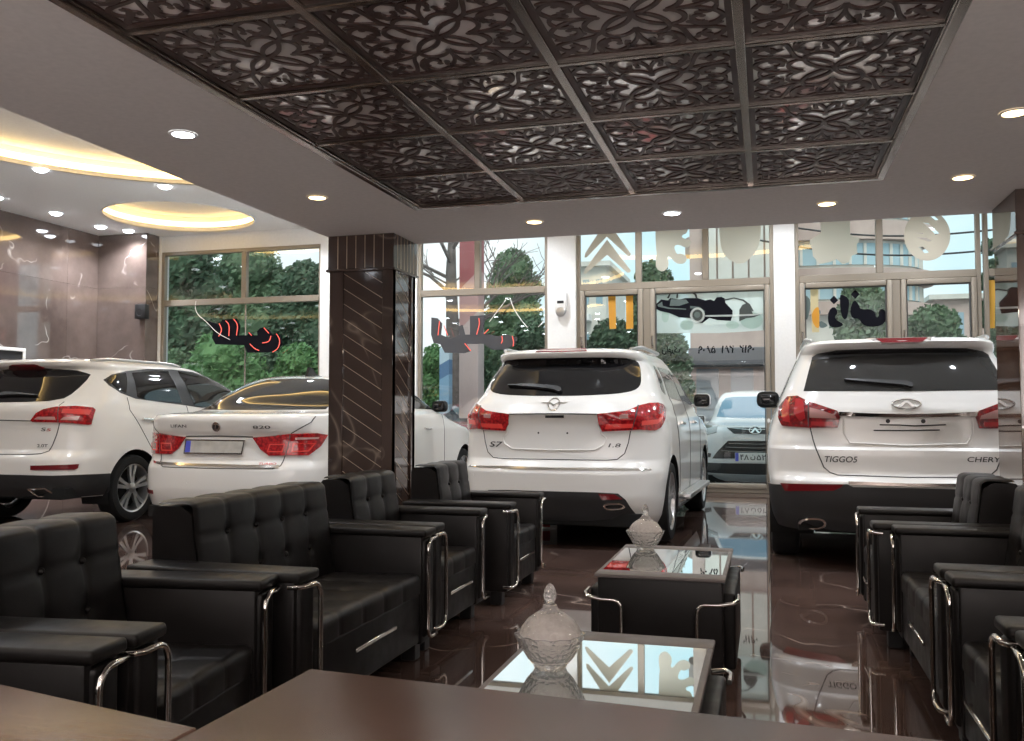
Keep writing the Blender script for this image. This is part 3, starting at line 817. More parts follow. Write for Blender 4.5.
class Car:
    def __init__(s, key, root, wheels, wr):
        s.S = Surf(globals()['ROWS_' + key]); s.root = root; s.wheels = wheels; s.wr = wr
    def body(s, paint, arch=True, cut=None):
        S = s.S; zs = np.unique(np.round(np.concatenate([S.R[:, 0], np.arange(S.z0, S.z1, .024)]), 4))
        zs = zs[np.concatenate([[True], np.diff(zs) > .003])]
        NR, NS, NF = 26, 150, 14
        V = []; rows = []
        for z in zs:
            X, Y, d = S.outline(z); yr, w, Lr, p, yf = S.prm(z)
            Lf = min(S.Lf, yf - yr - Lr)
            n1 = np.searchsorted(Y, yr + Lr * .999); d1 = d[min(n1, len(d) - 1)]
            k = np.searchsorted(Y, Y[-1] - min(S.Lf + (0.42 - S.Lf) * min(max((z - 1.0) / .2, 0), 1), (yf - yr - Lr) * .9) * 1.0001); d2 = d[min(k, len(d) - 1)]
            dd = np.concatenate([np.linspace(0, d1, NR)[:-1], np.linspace(d1, d2, NS)[:-1], np.linspace(d2, d[-1], NF)])
            x = np.interp(dd, d, X); y = np.interp(dd, d, Y)
            rows.append((x, y))
        n = NR + NS + NF - 2
        def idx(i, j, side): return (i * n + j) * 2 + side
        for i, (x, y) in enumerate(rows):
            for j in range(n):
                V.append([x[j], y[j], zs[i]]); V.append([-x[j], y[j], zs[i]])
        V = np.array(V); ok = np.ones(len(V), bool)
        R = s.wr + .055
        drop = np.zeros(len(V), bool)
        if arch:
            for yc in s.wheels:
                dy = V[:, 1] - yc; dz = V[:, 2] - s.wr; r = np.hypot(dy, dz)
                drop |= (r < R) & (np.abs(V[:, 0]) > .55)
        F = []
        for i in range(len(zs) - 1):
            for j in range(n - 1):
                for sd in (0, 1):
                    q = (idx(i, j, sd), idx(i, j + 1, sd), idx(i + 1, j + 1, sd), idx(i + 1, j, sd))
                    if sd: q = q[::-1]
                    k = sum(drop[a] for a in q)
                    if k >= 4: continue
                    F.append(q)
        used = sorted({a for f in F for a in f})
        for a in used:
            if drop[a]:
                yc = min(s.wheels, key=lambda c: abs(c - V[a, 1]))
                dy, dz = V[a, 1] - yc, V[a, 2] - s.wr; r = max(math.hypot(dy, dz), 1e-5)
                y2, z2 = yc + dy / r * R, s.wr + dz / r * R
                if z2 < S.z0: z2 = S.z0
                V[a] = [math.copysign(float(S.P('R', y2, z2)[0]), V[a, 0]), y2, z2]
        # caps: roof and floor pan
        top = [idx(len(zs) - 1, j, 0) for j in range(n)] + [idx(len(zs) - 1, j, 1) for j in range(n - 1, -1, -1)]
        b = MB(); b.add(V, F)
        b.f.append(tuple(top)); b.mi.append(0)
        bm = bmesh.new()
        o = b.build('body', paint, s.root, angle=50)
        bm.from_mesh(o.data); bmesh.ops.remove_doubles(bm, verts=bm.verts, dist=.0008)
        loose = [v for v in bm.verts if not v.link_faces]; bmesh.ops.delete(bm, geom=loose, context='VERTS')
        bm.to_mesh(o.data); bm.free()
        o.data.polygons.foreach_set('use_smooth', [True] * len(o.data.polygons)); o.data.set_sharp_from_angle(angle=math.radians(42))
        s.bodyo = o
        # wheel housings and floor pan
        u = MB()
        L = S.ymax
        for yc in s.wheels:
            for sd in (1, -1):
                w = float(S.P('R', yc, s.wr + R * .9)[0]) - .012
                pts = [(math.cos(a), math.sin(a)) for a in np.linspace(-.35, PI + .35, 25)]
                P0 = [(sd * w, yc + c * R, s.wr + q * R) for c, q in pts]; P1 = [(sd * (w - .32), yc + c * R, s.wr + q * R) for c, q in pts]
                k = len(pts); u.add(P0 + P1, [(i, i + 1, k + i + 1, k + i) for i in range(k - 1)])
                u.add(P1, [tuple(range(k))])
        ws = sorted(s.wheels)
        zb = max(S.z0 - .02, .16)
        u.box(-.62, .62, .18, L - .2, zb, zb + .16)
        u.box(-.80, .80, ws[0] + R + .03, ws[1] - R - .03, zb, zb + .10)
        u.box(-.74, .74, .10, ws[0] - R - .01, zb + .02, zb + .12)
        u.build('underbody', M_under, s.root, smooth=False)
        return o
    def patch(s, name, mode, poly, m, off=.004, parent=None, sm=0, step=.04, skirt=.012, holes=None):
        if sm: poly = chaikin(poly, sm)
        a = [p[0] for p in poly]; z = [p[1] for p in poly]
        # finer outline so it follows the curved body
        q = []
        for i in range(len(poly)):
            p0, p1 = poly[i], poly[(i + 1) % len(poly)]
            k = max(1, int(math.hypot(p1[0] - p0[0], p1[1] - p0[1]) / step))
            for t in range(k): q.append((p0[0] + (p1[0] - p0[0]) * t / k, p0[1] + (p1[1] - p0[1]) * t / k))
        gr = [(x, y) for x in np.arange(min(a), max(a), step) for y in np.arange(min(z), max(z), step) if inside((x, y), q)]
        pv, pf = cdt([q] + (holes or []), gr)
        av = np.array([p[0] for p in pv]); zv = np.array([p[1] for p in pv])
        V = s.S.pt(mode, av, zv, off)
        b = MB().add(V, pf)
        qa = np.array([p[0] for p in q]); qz = np.array([p[1] for p in q]); n = len(q)
        T = s.S.pt(mode, qa, qz, off); Bt = s.S.pt(mode, qa, qz, off - skirt)
        b.add(np.concatenate([T, Bt]), [(i, (i + 1) % n, n + (i + 1) % n, n + i) for i in range(n)])
        return b.build(name, m, parent or s.root, angle=40)
    def line(s, name, mode, pts, r, m, off=0.0, parent=None, flat=None):
        q = []
        for i in range(len(pts) - 1):
            p0, p1 = pts[i], pts[i + 1]; k = max(1, int(math.hypot(p1[0] - p0[0], p1[1] - p0[1]) / .03))
            for t in range(k): q.append((p0[0] + (p1[0] - p0[0]) * t / k, p0[1] + (p1[1] - p0[1]) * t / k))
        q.append(pts[-1])
        P = s.S.pt(mode, np.array([p[0] for p in q]), np.array([p[1] for p in q]), off)
        return MB().tube(P, r, 8).build(name, m, parent or s.root)
    def text(s, txt, mode, a0, a1, z0, z1, m, name='lettering', parent=None, off=.009, slant=0.0):
        V, F = fit_text(txt, a0, a1, z0, z1, slant=slant)
        W = s.S.pt(mode, np.array([p[0] for p in V]), np.array([p[1] for p in V]), off)
        return MB().add(W, F).build(name, m, parent or s.root, smooth=False)
    def both(s, name, poly, m, **k):
        s.patch(name, 'r', poly, m, **k); s.patch(name, 'r', [(-a, z) for a, z in poly], m, **k)
    def wheel(s, x, y, sd, spokes=5):
        wr = s.wr; tw = .215
        tyre = MB().lathe([(wr * .71, -tw / 2 + .012), (wr * .80, -tw / 2), (wr * .94, -tw / 2 + .006), (wr * .99, -tw / 2 + .03), (wr, -tw / 2 + .05), (wr, tw / 2 - .05), (wr * .99, tw / 2 - .03), (wr * .94, tw / 2 - .006), (wr * .80, tw / 2), (wr * .71, tw / 2 - .012)], 48, 'x', (x, y, wr))
        t = tyre.build('wheel', M_rubber, s.root)
        r = MB(); o = sd * (tw / 2 - .02)
        r.lathe([(wr * .73, o - sd * .12), (wr * .73, o), (wr * .715, o + sd * .012), (wr * .68, o + sd * .004), (wr * .65, o - sd * .05), (wr * .63, o - sd * .12)], 48, 'x', (x, y, wr))
        r.lathe([(0, o + sd * .002), (.03, o + sd * .002), (.055, o - sd * .006), (.06, o - sd * .03)], 24, 'x', (x, y, wr))
        for k in range(spokes):
            for dlt in (-.17, .17):
                a = 2 * PI * k / spokes + .3
                c0 = Vector((0, math.cos(a + dlt * .9), math.sin(a + dlt * .9))); c1 = Vector((0, math.cos(a + dlt), math.sin(a + dlt)))
                tn = Vector((0, -math.sin(a), math.cos(a)))
                P = []
                for rad, hw, xx in ((.035, .016, o - sd * .004), (wr * .40, .017, o - sd * .012), (wr * .70, .023, o - sd * .002)):
                    cc = c0 * rad if rad < .05 else c1 * rad
                    for h, e in ((hw, 0), (-hw, 0), (-hw * .8, -.03), (hw * .8, -.03)):
                        P.append((x + xx + sd * e, y + cc.y + tn.y * h, wr + cc.z + tn.z * h))
                F = []
                for g in range(2):
                    for h in range(4): F.append((g * 4 + h, g * 4 + (h + 1) % 4, g * 4 + 4 + (h + 1) % 4, g * 4 + 4 + h))
                F += [(3, 2, 1, 0), (8, 9, 10, 11)]
                r.add(P, F)
        r.build('rim', M_rim, t, angle=30)['label'] = 'silver alloy rim with double spokes'
        d = MB().lathe([(0, o - sd * .10), (wr * .60, o - sd * .10)], 32, 'x', (x, y, wr)); d.build('brake_disc', M_under, t, smooth=False)
    def wheels_all(s, sides=(1, -1), inset=.115):
        for yc in s.wheels:
            w = float(s.S.P('R', yc, .55)[0])
            for sd in (1, -1): s.wheel(sd * (w - inset), yc, sd)
    def mirror(s, sd, y, z, paint, size=(.21, .13, .15), gap=.06, bev=.05):
        w = float(s.S.P('R', y, z - .05)[0]); cx = sd * (w + gap + size[0] / 2); sx, sy, sz = [k / 2 for k in size]
        b = MB().box(cx - sx, cx + sx, y - sy, y + sy, z - sz, z + sz, bev, 4)
        x0, x1 = sorted((sd * (w - .03), cx))
        b.box(x0, x1, y - .03, y + .04, z - sz * .95, z - sz * .5, .012, 2)
        mo = b.build('side_mirror', paint, s.root)
        MB().box(cx - sx * .92, cx + sx * .92, y - sy - .012, y - sy + .03, z - sz * .9, z + sz * .9, .035, 4).build('mirror_back', M_black, mo)
        MB().box(cx - sx * .78, cx + sx * .78, y - sy - .015, y - sy + .05, z - sz * .72, z + sz * .72, .03, 3).build('mirror_glass', M_tint, mo)
    def rails(s, y0, y1, m, rise=.03):
        for sd, md in ((1, 'R'), (-1, 'L')):
            ys = np.linspace(y0, y1, 24); P = []
            for i, y in enumerate(ys):
                t = i / 23; lift = rise * min(1, math.sin(PI * t) * 2.2)
                p = s.S.P(md, y, s.railz); P.append((p[0] * .985, y, s.railz + .012 + lift))
            MB().tube(P, [.009 + .008 * min(1, math.sin(PI * (i + .6) / 24.2) * 3) for i in range(24)], 10).build('roof_rail', m, s.root)
M_dmirror = mat('mirror_glass', (.10, .10, .10), .03, 1.0)
def car_root(key, name, label, cat, group=None):
    x, y, z, a = CARPOS[key]
    return thing(name, label, cat, (x, y, z), math.radians(a), group)
GC = 'white cars on show in the hall'

# ===== middle SUV
r = car_root('A', 'suv', 'white SUV in the middle with round winged emblem and running boards', 'car', GC)
c = Car('A', r, [.80, 3.48], .35); c.railz = 1.665
c.body(M_car); c.wheels_all()
gl = mirror_poly([(0, 1.60), (.36, 1.60), (.64, 1.592), (.70, 1.56), (.725, 1.47), (.725, 1.37), (.69, 1.325), (.62, 1.30), (.49, 1.28), (.25, 1.268), (0, 1.265)])
rw = c.patch('rear_window', 'r', gl, M_tint, .004, sm=1)
tl = [(.38, 1.11), (.50, 1.12), (.62, 1.135), (.72, 1.18), (.82, 1.2), (.94, 1.205), (1.07, 1.19), (1.12, 1.165), (1.09, 1.095), (1.02, 1.05), (.95, 1.0), (.87, .975), (.72, .985), (.42, .97), (.39, 1.025)]
for sg in (1, -1):
    L = c.patch('tail_light', 'r', [(sg * a, z) for a, z in tl], M_lamp, .012, skirt=.02)
    c.patch('light_band', 'r', [(sg * a, z) for a, z in [(.74, 1.02), (.90, 1.03), (1.0, 1.08), (1.05, 1.13), (1.0, 1.12), (.92, 1.07), (.75, 1.06)]], M_lamp2, .015, parent=L)
    c.patch('light_band', 'r', [(sg * a, z) for a, z in [(.44, .99), (.66, 1.0), (.67, 1.035), (.45, 1.03)]], M_lamp2, .015, parent=L)
    c.patch('reverse_lamp', 'r', [(sg * a, z) for a, z in [(.56, 1.08), (.63, 1.085), (.63, 1.11), (.56, 1.105)]], M_lampc, .015, parent=L)
    c.line('lamp_gap', 'r', [(sg * .71, 1.18), (sg * .70, 1.11), (sg * .655, .98)], .006, M_seam, .010, parent=L)
    c.patch('bumper_reflector', 'r', [(sg * a, z) for a, z in [(.40, .468), (.53, .463), (.595, .425), (.43, .418)]], M_lampd, .012)
    c.patch('exhaust_tip', 'r', chaikin([(sg * a, z) for a, z in [(.43, .395), (.59, .40), (.62, .352), (.45, .335)]], 2), M_chrome, .022, skirt=.05, holes=[chaikin([(sg * a, z) for a, z in [(.452, .384), (.582, .388), (.60, .362), (.462, .349)]], 2)])
c.patch('high_brake_light', 'r', mirror_poly([(0, 1.682), (.20, 1.682), (.23, 1.655), (0, 1.652)]), M_lamp, .006)
c.line('panel_gap', 'r', [(.65, .975), (.63, .875), (.60, .79), (.54, .742), (.45, .735), (0, .735), (-.45, .735), (-.54, .742), (-.60, .79), (-.63, .875), (-.65, .975)], .0042, M_seam)
c.line('panel_gap', 'r', [(-.38, 1.112), (0, 1.116), (.38, 1.112)], .005, M_seam, .001)
c.line('plate_recess', 'r', [(.385, 1.09), (.41, .95), (.45, .915), (.43, .86), (.36, .82), (0, .812), (-.36, .82), (-.43, .86), (-.45, .915), (-.41, .95), (-.385, 1.09)], .006, M_car, .001)
lg = c.line('emblem', 'r', [(x, z) for x, z in ell(0, 1.192, .048, .05, 32)] + [(.048, 1.192)], .005, M_chrome, .006)
c.patch('emblem_wing', 'r', [(-.115, 1.207), (-.03, 1.195), (0, 1.172), (.03, 1.195), (.115, 1.207), (.04, 1.207), (0, 1.19), (-.04, 1.207)], M_chrome, .010, parent=lg)
c.text('S7', 'r', -.58, -.46, .832, .878, M_badge, slant=.4)
c.text('1.8', 'r', .465, .56, .84, .872, M_badge, slant=.4)
c.patch('chrome_strip', 'r', mirror_poly([(0, .668), (.45, .672), (.83, .666), (.85, .657), (.45, .656), (0, .652)]), M_chrome, .008)
for a in (-.75, -.27, .27, .75): c.patch('parking_sensor', 'r', ell(a, .588, .012, .012, 14), M_car, .003)
c.patch('diffuser', 'r', mirror_poly([(0, .478), (.39, .478), (.56, .470), (.62, .42), (.66, .35), (.70, .295), (.66, .27), (.5, .235), (0, .225)]), M_clad, .006)
for a, z in ((-.125, .955), (.125, .955)): c.patch('plate_screw', 'r', ell(a, z, .008, .008, 12), M_black, .003)
c.patch('tailgate_handle', 'r', [(-.06, 1.082), (.10, 1.082), (.10, 1.102), (-.06, 1.102)], M_clad, .003)
wp = c.patch('wiper', 'r', [(.02, 1.285), (.05, 1.30), (.02, 1.335), (-.04, 1.345), (-.25, 1.362), (-.46, 1.358), (-.46, 1.348), (-.25, 1.338), (-.03, 1.31)], M_black, .03, skirt=.028, sm=1)
for md, sd in (('R', 1), ('L', -1)):
    c.patch('side_window', md, [(.88, 1.36), (.90, 1.31), (1.06, 1.28), (1.14, 1.55), (1.02, 1.555)], M_tint, .004, sm=1)
    c.patch('side_window', md, [(1.20, 1.265), (1.27, 1.55), (1.88, 1.555), (1.98, 1.235)], M_tint, .004)
    c.patch('side_window', md, [(2.05, 1.23), (1.96, 1.55), (2.28, 1.52), (2.62, 1.40), (2.95, 1.22), (2.93, 1.19)], M_tint, .004)
    for y in (1.35, 2.3): c.line('door_handle', md, [(y, 1.03), (y + .2, 1.02)], .014, M_chrome, .016)
    c.line('panel_gap', md, [(1.18, 1.26), (1.12, 1.0), (1.22, .80), (1.28, .4)], .004, M_seam)
    c.line('panel_gap', md, [(2.02, 1.23), (2.05, .9), (2.05, .34)], .004, M_seam)
    c.line('panel_gap', md, [(3.0, 1.15), (2.98, .9), (3.0, .4)], .004, M_seam)
    b = MB().box(min(sd * .86, sd * 1.0), max(sd * .86, sd * 1.0), 1.24, 3.05, .33, .375, .012, 2)
    for k in range(4): b.box(min(sd * (.90 + k * .025), sd * (.908 + k * .025)), max(sd * (.90 + k * .025), sd * (.908 + k * .025)), 1.26, 3.03, .372, .38)
    b.build('running_board', M_steel2 if 'M_steel2' in globals() else M_rim, r)
    c.mirror(sd, 2.75, 1.255, M_car, (.18, .13, .15), .02)
    MB().tube([(sd * (.955 - .0), .80 + .415 * math.cos(a), .35 + .415 * math.sin(a)) for a in np.linspace(.0, PI, 24)], .001).v and None
c.rails(.55, 2.3, M_rim)

M_tintB = mat('lighter_tinted_glass', (.030, .030, .029), .03, spec=.6)
# ===== right SUV
r = car_root('B', 'suv', 'white SUV at the right with oval emblem and long chrome tailgate strip', 'car', GC)
c = Car('B', r, [.86, 3.47], .345); c.railz = 1.66
c.body(M_car); c.wheels_all()
c.patch('rear_window', 'r', mirror_poly([(0, 1.592), (.25, 1.592), (.45, 1.588), (.60, 1.572), (.64, 1.545), (.695, 1.32), (.705, 1.285), (0, 1.277)]), M_tintB, .004)
c.patch('shade_band', 'r', mirror_poly([(0, 1.592), (.25, 1.592), (.45, 1.588), (.60, 1.572), (.64, 1.545), (.64, 1.52), (.3, 1.545), (0, 1.552)]), M_black, .007)
tl = [(.96, 1.165), (.86, 1.24), (.75, 1.245), (.65, 1.2), (.55, 1.165), (.46, 1.135), (.44, 1.095), (.46, 1.017), (.65, 1.015), (.87, 1.025), (.93, 1.09)]
for sg in (1, -1):
    L = c.patch('tail_light', 'r', [(sg * a, z) for a, z in tl], M_lampB, .014, skirt=.022)
    c.patch('clear_lens', 'r', [(sg * a, z) for a, z in [(.65, 1.155), (.56, 1.135), (.475, 1.11), (.465, 1.08), (.65, 1.09)]], M_lampc, .018, parent=L)
    c.patch('light_band', 'r', [(sg * a, z) for a, z in [(.70, 1.21), (.76, 1.225), (.77, 1.12), (.72, 1.06), (.68, 1.08)]], M_lamp2b, .018, parent=L)
    c.patch('light_band', 'r', [(sg * a, z) for a, z in [(.49, 1.03), (.64, 1.03), (.64, 1.06), (.49, 1.06)]], M_lamp2b, .018, parent=L)
    c.patch('light_band', 'r', [(sg * a, z) for a, z in [(.82, 1.2), (.86, 1.22), (.90, 1.17), (.86, 1.06), (.80, 1.05)]], M_lamp2b, .018, parent=L)
    c.line('lamp_gap', 'r', [(sg * .66, 1.2), (sg * .66, 1.02)], .005, M_seam, .011, parent=L)
    c.patch('bumper_reflector', 'r', [(sg * a, z) for a, z in [(.88, .612), (.43, .622), (.45, .60), (.50, .575), (.84, .558)]], M_lampd, .016)
    e = c.patch('exhaust_tip', 'r', [(sg * a, z) for a, z in chaikin([(.74, .375), (.55, .39), (.55, .31), (.74, .295)], 3)], M_chrome, .03, skirt=.06, holes=[[(sg * a, z) for a, z in chaikin([(.72, .365), (.565, .378), (.565, .322), (.72, .307)], 3)]])
c.patch('lower_bumper', 'r', mirror_poly([(0, .605), (.37, .603), (.41, .622), (.90, .60), (1.28, .585), (1.28, .30), (.8, .285), (0, .285)]), M_clad, .010)
c.patch('number_plate_step', 'r', mirror_poly([(0, .632), (.40, .636), (.40, .62), (0, .616)]), M_steel, .012)
c.patch('chrome_strip', 'r', mirror_poly([(0, 1.117), (.25, 1.122), (.45, 1.13), (.45, 1.108), (.25, 1.100), (0, 1.094)]), M_chrome, .012)
em = c.line('emblem', 'r', [(x, z) for x, z in ell(0, 1.182, .095, .034, 36)] + [(.095, 1.182)], .0065, M_chrome, .010)
c.patch('emblem_mark', 'r', [(-.062, 1.160), (-.012, 1.204), (.012, 1.204), (.062, 1.160), (.034, 1.160), (.006, 1.188), (-.006, 1.188), (-.034, 1.160)], M_chrome, .014, parent=em)
for a in (-.125, .105): c.patch('plate_screw', 'r', ell(a, 1.066, .015, .015, 14), M_black, .004)
c.line('plate_slot', 'r', [(-.18, 1.04), (-.05, 1.038), (.05, 1.033), (.15, 1.037), (.25, 1.042)], .0045, M_black, .002)
c.line('plate_slot', 'r', [(-.22, 1.0), (-.03, .999), (.21, 1.005)], .0045, M_black, .002)
c.line('panel_gap', 'r', [(.65, 1.015), (.63, .93), (.61, .86), (.56, .735), (.52, .70), (.47, .682), (0, .675), (-.47, .682), (-.52, .70), (-.56, .735), (-.61, .86), (-.63, .93), (-.65, 1.015)], .0045, M_seam)
c.line('plate_recess', 'r', [(.42, 1.09), (.42, .98), (.38, .91), (0, .895), (-.38, .91), (-.42, .98), (-.42, 1.09)], .006, M_car, .001)
c.text('TIGGO5', 'r', -.56, -.34, .772, .815, M_badge, slant=.2)
c.text('CHERY', 'r', .37, .58, .787, .822, M_badge, slant=.2)
hb = c.patch('high_brake_light', 'r', mirror_poly([(0, 1.668), (.20, 1.668), (.235, 1.672), (.15, 1.628), (0, 1.626)]), M_rim, .006)
c.patch('brake_lens', 'r', mirror_poly([(0, 1.660), (.175, 1.660), (.135, 1.636), (0, 1.634)]), M_lampd, .010, parent=hb)
c.patch('wiper', 'r', [(.05, 1.29), (.05, 1.335), (-.1, 1.345), (-.40, 1.36), (-.40, 1.35), (-.15, 1.325), (0, 1.31)], M_black, .03, skirt=.028, sm=1)
for md, sd in (('L', -1), ('R', 1)):
    c.patch('side_window', md, [(.72, 1.34), (.74, 1.30), (1.0, 1.27), (1.05, 1.545), (.80, 1.545)], M_tint, .004, sm=1)
    c.patch('side_window', md, [(1.15, 1.26), (1.2, 1.55), (1.85, 1.555), (1.95, 1.235)], M_tint, .004)
    c.patch('side_window', md, [(2.03, 1.23), (1.94, 1.55), (2.28, 1.52), (2.62, 1.40), (2.9, 1.22)], M_tint, .004)
    for y in (1.3, 2.3): c.line('door_handle', md, [(y, 1.05), (y + .2, 1.04)], .014, M_car, .018)
    c.mirror(sd, 2.7, 1.255, M_black, (.22, .13, .165), -.02, .062)
    c.patch('side_sill', md, [(1.32, .30), (3.0, .30), (3.0, .44), (1.32, .44)], M_clad, .012)
c.rails(.50, 2.3, M_rim)

# ===== left SUV
r = car_root('C', 'suv', 'white SUV at the left picture edge showing its flank and silver five-spoke wheel', 'car', GC)
c = Car('C', r, [.90, 3.56], .345); c.railz = 1.642
c.body(M_car); c.wheels_all()
c.patch('rear_window', 'r', mirror_poly([(0, 1.575), (.19, 1.572), (.4, 1.558), (.54, 1.545), (.68, 1.505), (.69, 1.45), (.67, 1.37), (.64, 1.305), (.60, 1.262), (.48, 1.235), (.25, 1.228), (0, 1.225)]), M_tint, .004)
tl = [(.34, 1.05), (.40, 1.12), (.47, 1.155), (.59, 1.18), (.75, 1.187), (.91, 1.172), (.94, 1.15), (.90, 1.01), (.87, 1.005), (.74, 1.02), (.61, 1.03), (.36, 1.035)]
for sg in (1, -1):
    L = c.patch('tail_light', 'r', [(sg * a, z) for a, z in tl], M_lamp, .014, skirt=.022)
    c.patch('clear_lens', 'r', [(sg * a, z) for a, z in [(.38, 1.06), (.59, 1.055), (.58, 1.085), (.42, 1.085)]], M_lampc, .018, parent=L)
    c.patch('clear_lens', 'r', [(sg * a, z) for a, z in [(.63, 1.055), (.78, 1.05), (.80, 1.09), (.66, 1.08)]], M_lampc, .018, parent=L)
    c.patch('light_band', 'r', [(sg * a, z) for a, z in [(.64, 1.12), (.88, 1.10), (.90, 1.15), (.65, 1.16)]], M_lamp2, .018, parent=L)
    c.line('lamp_gap', 'r', [(sg * .61, 1.178), (sg * .61, 1.032)], .005, M_seam, .011, parent=L)
    c.patch('bumper_reflector', 'r', [(sg * a, z) for a, z in [(.40, .618), (.84, .628), (.83, .588), (.80, .575), (.40, .575)]], M_lampd, .010)
    c.patch('exhaust_tip', 'r', [(sg * a, z) for a, z in [(.35, .405), (.53, .415), (.63, .33), (.42, .33)]], M_chrome, .03, skirt=.06, holes=[[(sg * a, z) for a, z in [(.385, .393), (.52, .402), (.59, .342), (.43, .342)]]])
c.patch('high_brake_light', 'r', mirror_poly([(0, 1.612), (.13, 1.61), (.17, 1.602), (.22, 1.575), (.17, 1.562), (0, 1.56)]), M_lampd, .012)
c.patch('lower_bumper', 'r', mirror_poly([(0, .528), (.3, .528), (.6, .522), (.9, .525), (1.17, .52), (1.13, .36), (1.05, .315), (0, .305)]), M_clad, .010)
c.line('panel_gap', 'r', [(.63, 1.23), (.60, 1.19)], .004, M_seam)
c.line('panel_gap', 'r', [(.62, 1.025), (.59, .91), (.56, .82), (.53, .755), (.47, .73), (.32, .72), (-.32, .72), (-.47, .73), (-.53, .755), (-.59, .91), (-.62, 1.025)], .0045, M_seam)
c.line('panel_gap', 'r', [(.35, 1.043), (0, 1.05), (-.35, 1.043)], .005, M_seam)
c.text('S', 'r', .44, .485, .945, .98, M_badge, slant=.3); c.text('5', 'r', .495, .535, .945, .972, M_redtxt, slant=.3)
c.text('2.0T', 'r', .41, .515, .79, .82, M_badge)
c.patch('wiper', 'r', [(-.15, 1.27), (-.1, 1.315), (.05, 1.312), (.34, 1.285), (.34, 1.277), (.05, 1.288)], M_black, .03, skirt=.028, sm=1)
for md, sd in (('R', 1), ('L', -1)):
    c.patch('window_trim', md, [(.59, 1.455), (.73, 1.515), (.96, 1.56), (1.32, 1.60), (1.75, 1.613), (2.12, 1.60), (2.5, 1.535), (2.8, 1.39), (3.05, 1.22), (2.06, 1.178), (1.88, 1.195), (1.67, 1.212), (.95, 1.268), (.74, 1.325), (.62, 1.40)], M_black, .003)
    for q in ([(.62, 1.45), (.74, 1.505), (.94, 1.54), (.82, 1.325), (.70, 1.37)], [(1.03, 1.54), (1.45, 1.588), (1.66, 1.592), (1.70, 1.228), (1.1, 1.258), (.98, 1.285)], [(1.84, 1.598), (2.1, 1.582), (2.45, 1.52), (2.72, 1.39), (2.94, 1.235), (2.06, 1.19), (1.92, 1.205)]):
        c.patch('side_window', md, q, M_tint, .006)
    for y in (.98, 2.0): c.line('door_handle', md, [(y, 1.055), (y + .22, 1.045)], .016, M_chrome, .018)
    c.line('panel_gap', md, [(.82, 1.28), (.82, 1.15), (.90, 1.05), (.98, .95), (1.14, .755), (1.3, .5)], .004, M_seam)
    c.line('panel_gap', md, [(1.78, 1.2), (1.82, .9), (1.82, .4)], .004, M_seam)
    c.line('panel_gap', md, [(2.85, 1.15), (2.85, .5)], .004, M_seam)
    c.mirror(sd, 2.7, 1.15, M_car)
    c.patch('side_sill', md, [(1.38, .31), (3.1, .31), (3.1, .42), (1.38, .42)], M_clad, .012)
c.rails(.55, 1.95, M_rim, .02)

# ===== sedan
r = car_root('D', 'sedan', 'white sedan parked left of the square pillar, with a registration plate and roof fin', 'car', GC)
c = Car('D', r, [1.02, 4.22], .33)
c.body(M_car); c.wheels_all()
c.patch('rear_window', 'r', mirror_poly([(0, 1.475), (.3, 1.468), (.48, 1.445), (.58, 1.36), (.64, 1.27), (.70, 1.155), (.3, 1.15), (0, 1.15)]), M_tint, .005, step=.03)
tl = [(.34, .905), (.50, .92), (.67, .937), (.92, .945), (1.03, .925), (.95, .825), (.84, .747), (.5, .745), (.42, .80)]
for sg in (1, -1):
    L = c.patch('tail_light', 'r', [(sg * a, z) for a, z in tl], M_lamp, .014, skirt=.022)
    for q in ([(.48, .775), (.62, .775), (.64, .85), (.50, .85)], [(.69, .775), (.84, .78), (.90, .855), (.70, .855)]):
        a0 = [(sg * a, z) for a, z in q]
        c.patch('light_band', 'r', a0, M_lamp2, .018, parent=L, holes=[[(sg * (a * .8 + .2 * sum(p[0] for p in q) / 4), z * .7 + .3 * sum(p[1] for p in q) / 4) for a, z in q]])
    c.patch('reverse_lamp', 'r', [(sg * a, z) for a, z in [(.72, .885), (.92, .89), (.93, .905), (.72, .905)]], M_lampc, .018, parent=L)
    c.line('lamp_gap', 'r', [(sg * .68, .937), (sg * .645, .745)], .005, M_seam, .011, parent=L)
    c.patch('bumper_reflector', 'r', [(sg * a, z) for a, z in [(.70, .385), (.95, .395), (.95, .425), (.70, .42)]], M_lampd, .010)
pl = c.patch('number_plate', 'r', [(-.335, .885), (.275, .882), (.255, .752), (-.345, .752)], M_chrome, .022, skirt=.02)
c.patch('plate_face', 'r', [(-.32, .872), (.26, .869), (.242, .765), (-.33, .765)], M_plate, .024, parent=pl)
c.patch('plate_band', 'r', [(-.318, .87), (-.27, .87), (-.275, .767), (-.328, .767)], M_blue, .026, parent=pl)
em = c.patch('emblem', 'r', ell(0, 1.0, .042, .042, 30), M_chrome, .012)
c.patch('emblem_mark', 'r', [(-.026, 1.018), (-.004, 1.018), (-.014, .982), (-.030, .982)], M_black, .015, parent=em); c.patch('emblem_mark', 'r', [(.006, 1.02), (.028, 1.014), (.02, .984), (0, .98)], M_black, .015, parent=em)
c.text('LIFAN', 'r', -.49, -.31, .992, 1.018, M_badge); c.text('820', 'r', .36, .52, .985, 1.012, M_badge); c.text('TURBO', 'r', .42, .58, .664, .682, M_redtxt)
c.patch('chrome_strip', 'r', [(-.76, .69), (-.70, .675), (-.3, .667), (0, .665), (.3, .663), (.61, .66), (.61, .64), (0, .645), (-.6, .65), (-.72, .662)], M_chrome, .010)
c.line('panel_gap', 'r', [(.92, 1.09), (.88, 1.04), (.80, 1.0), (.69, .94)], .005, M_seam); c.line('panel_gap', 'r', [(-.92, 1.09), (-.88, 1.04), (-.80, 1.0), (-.69, .94)], .005, M_seam)
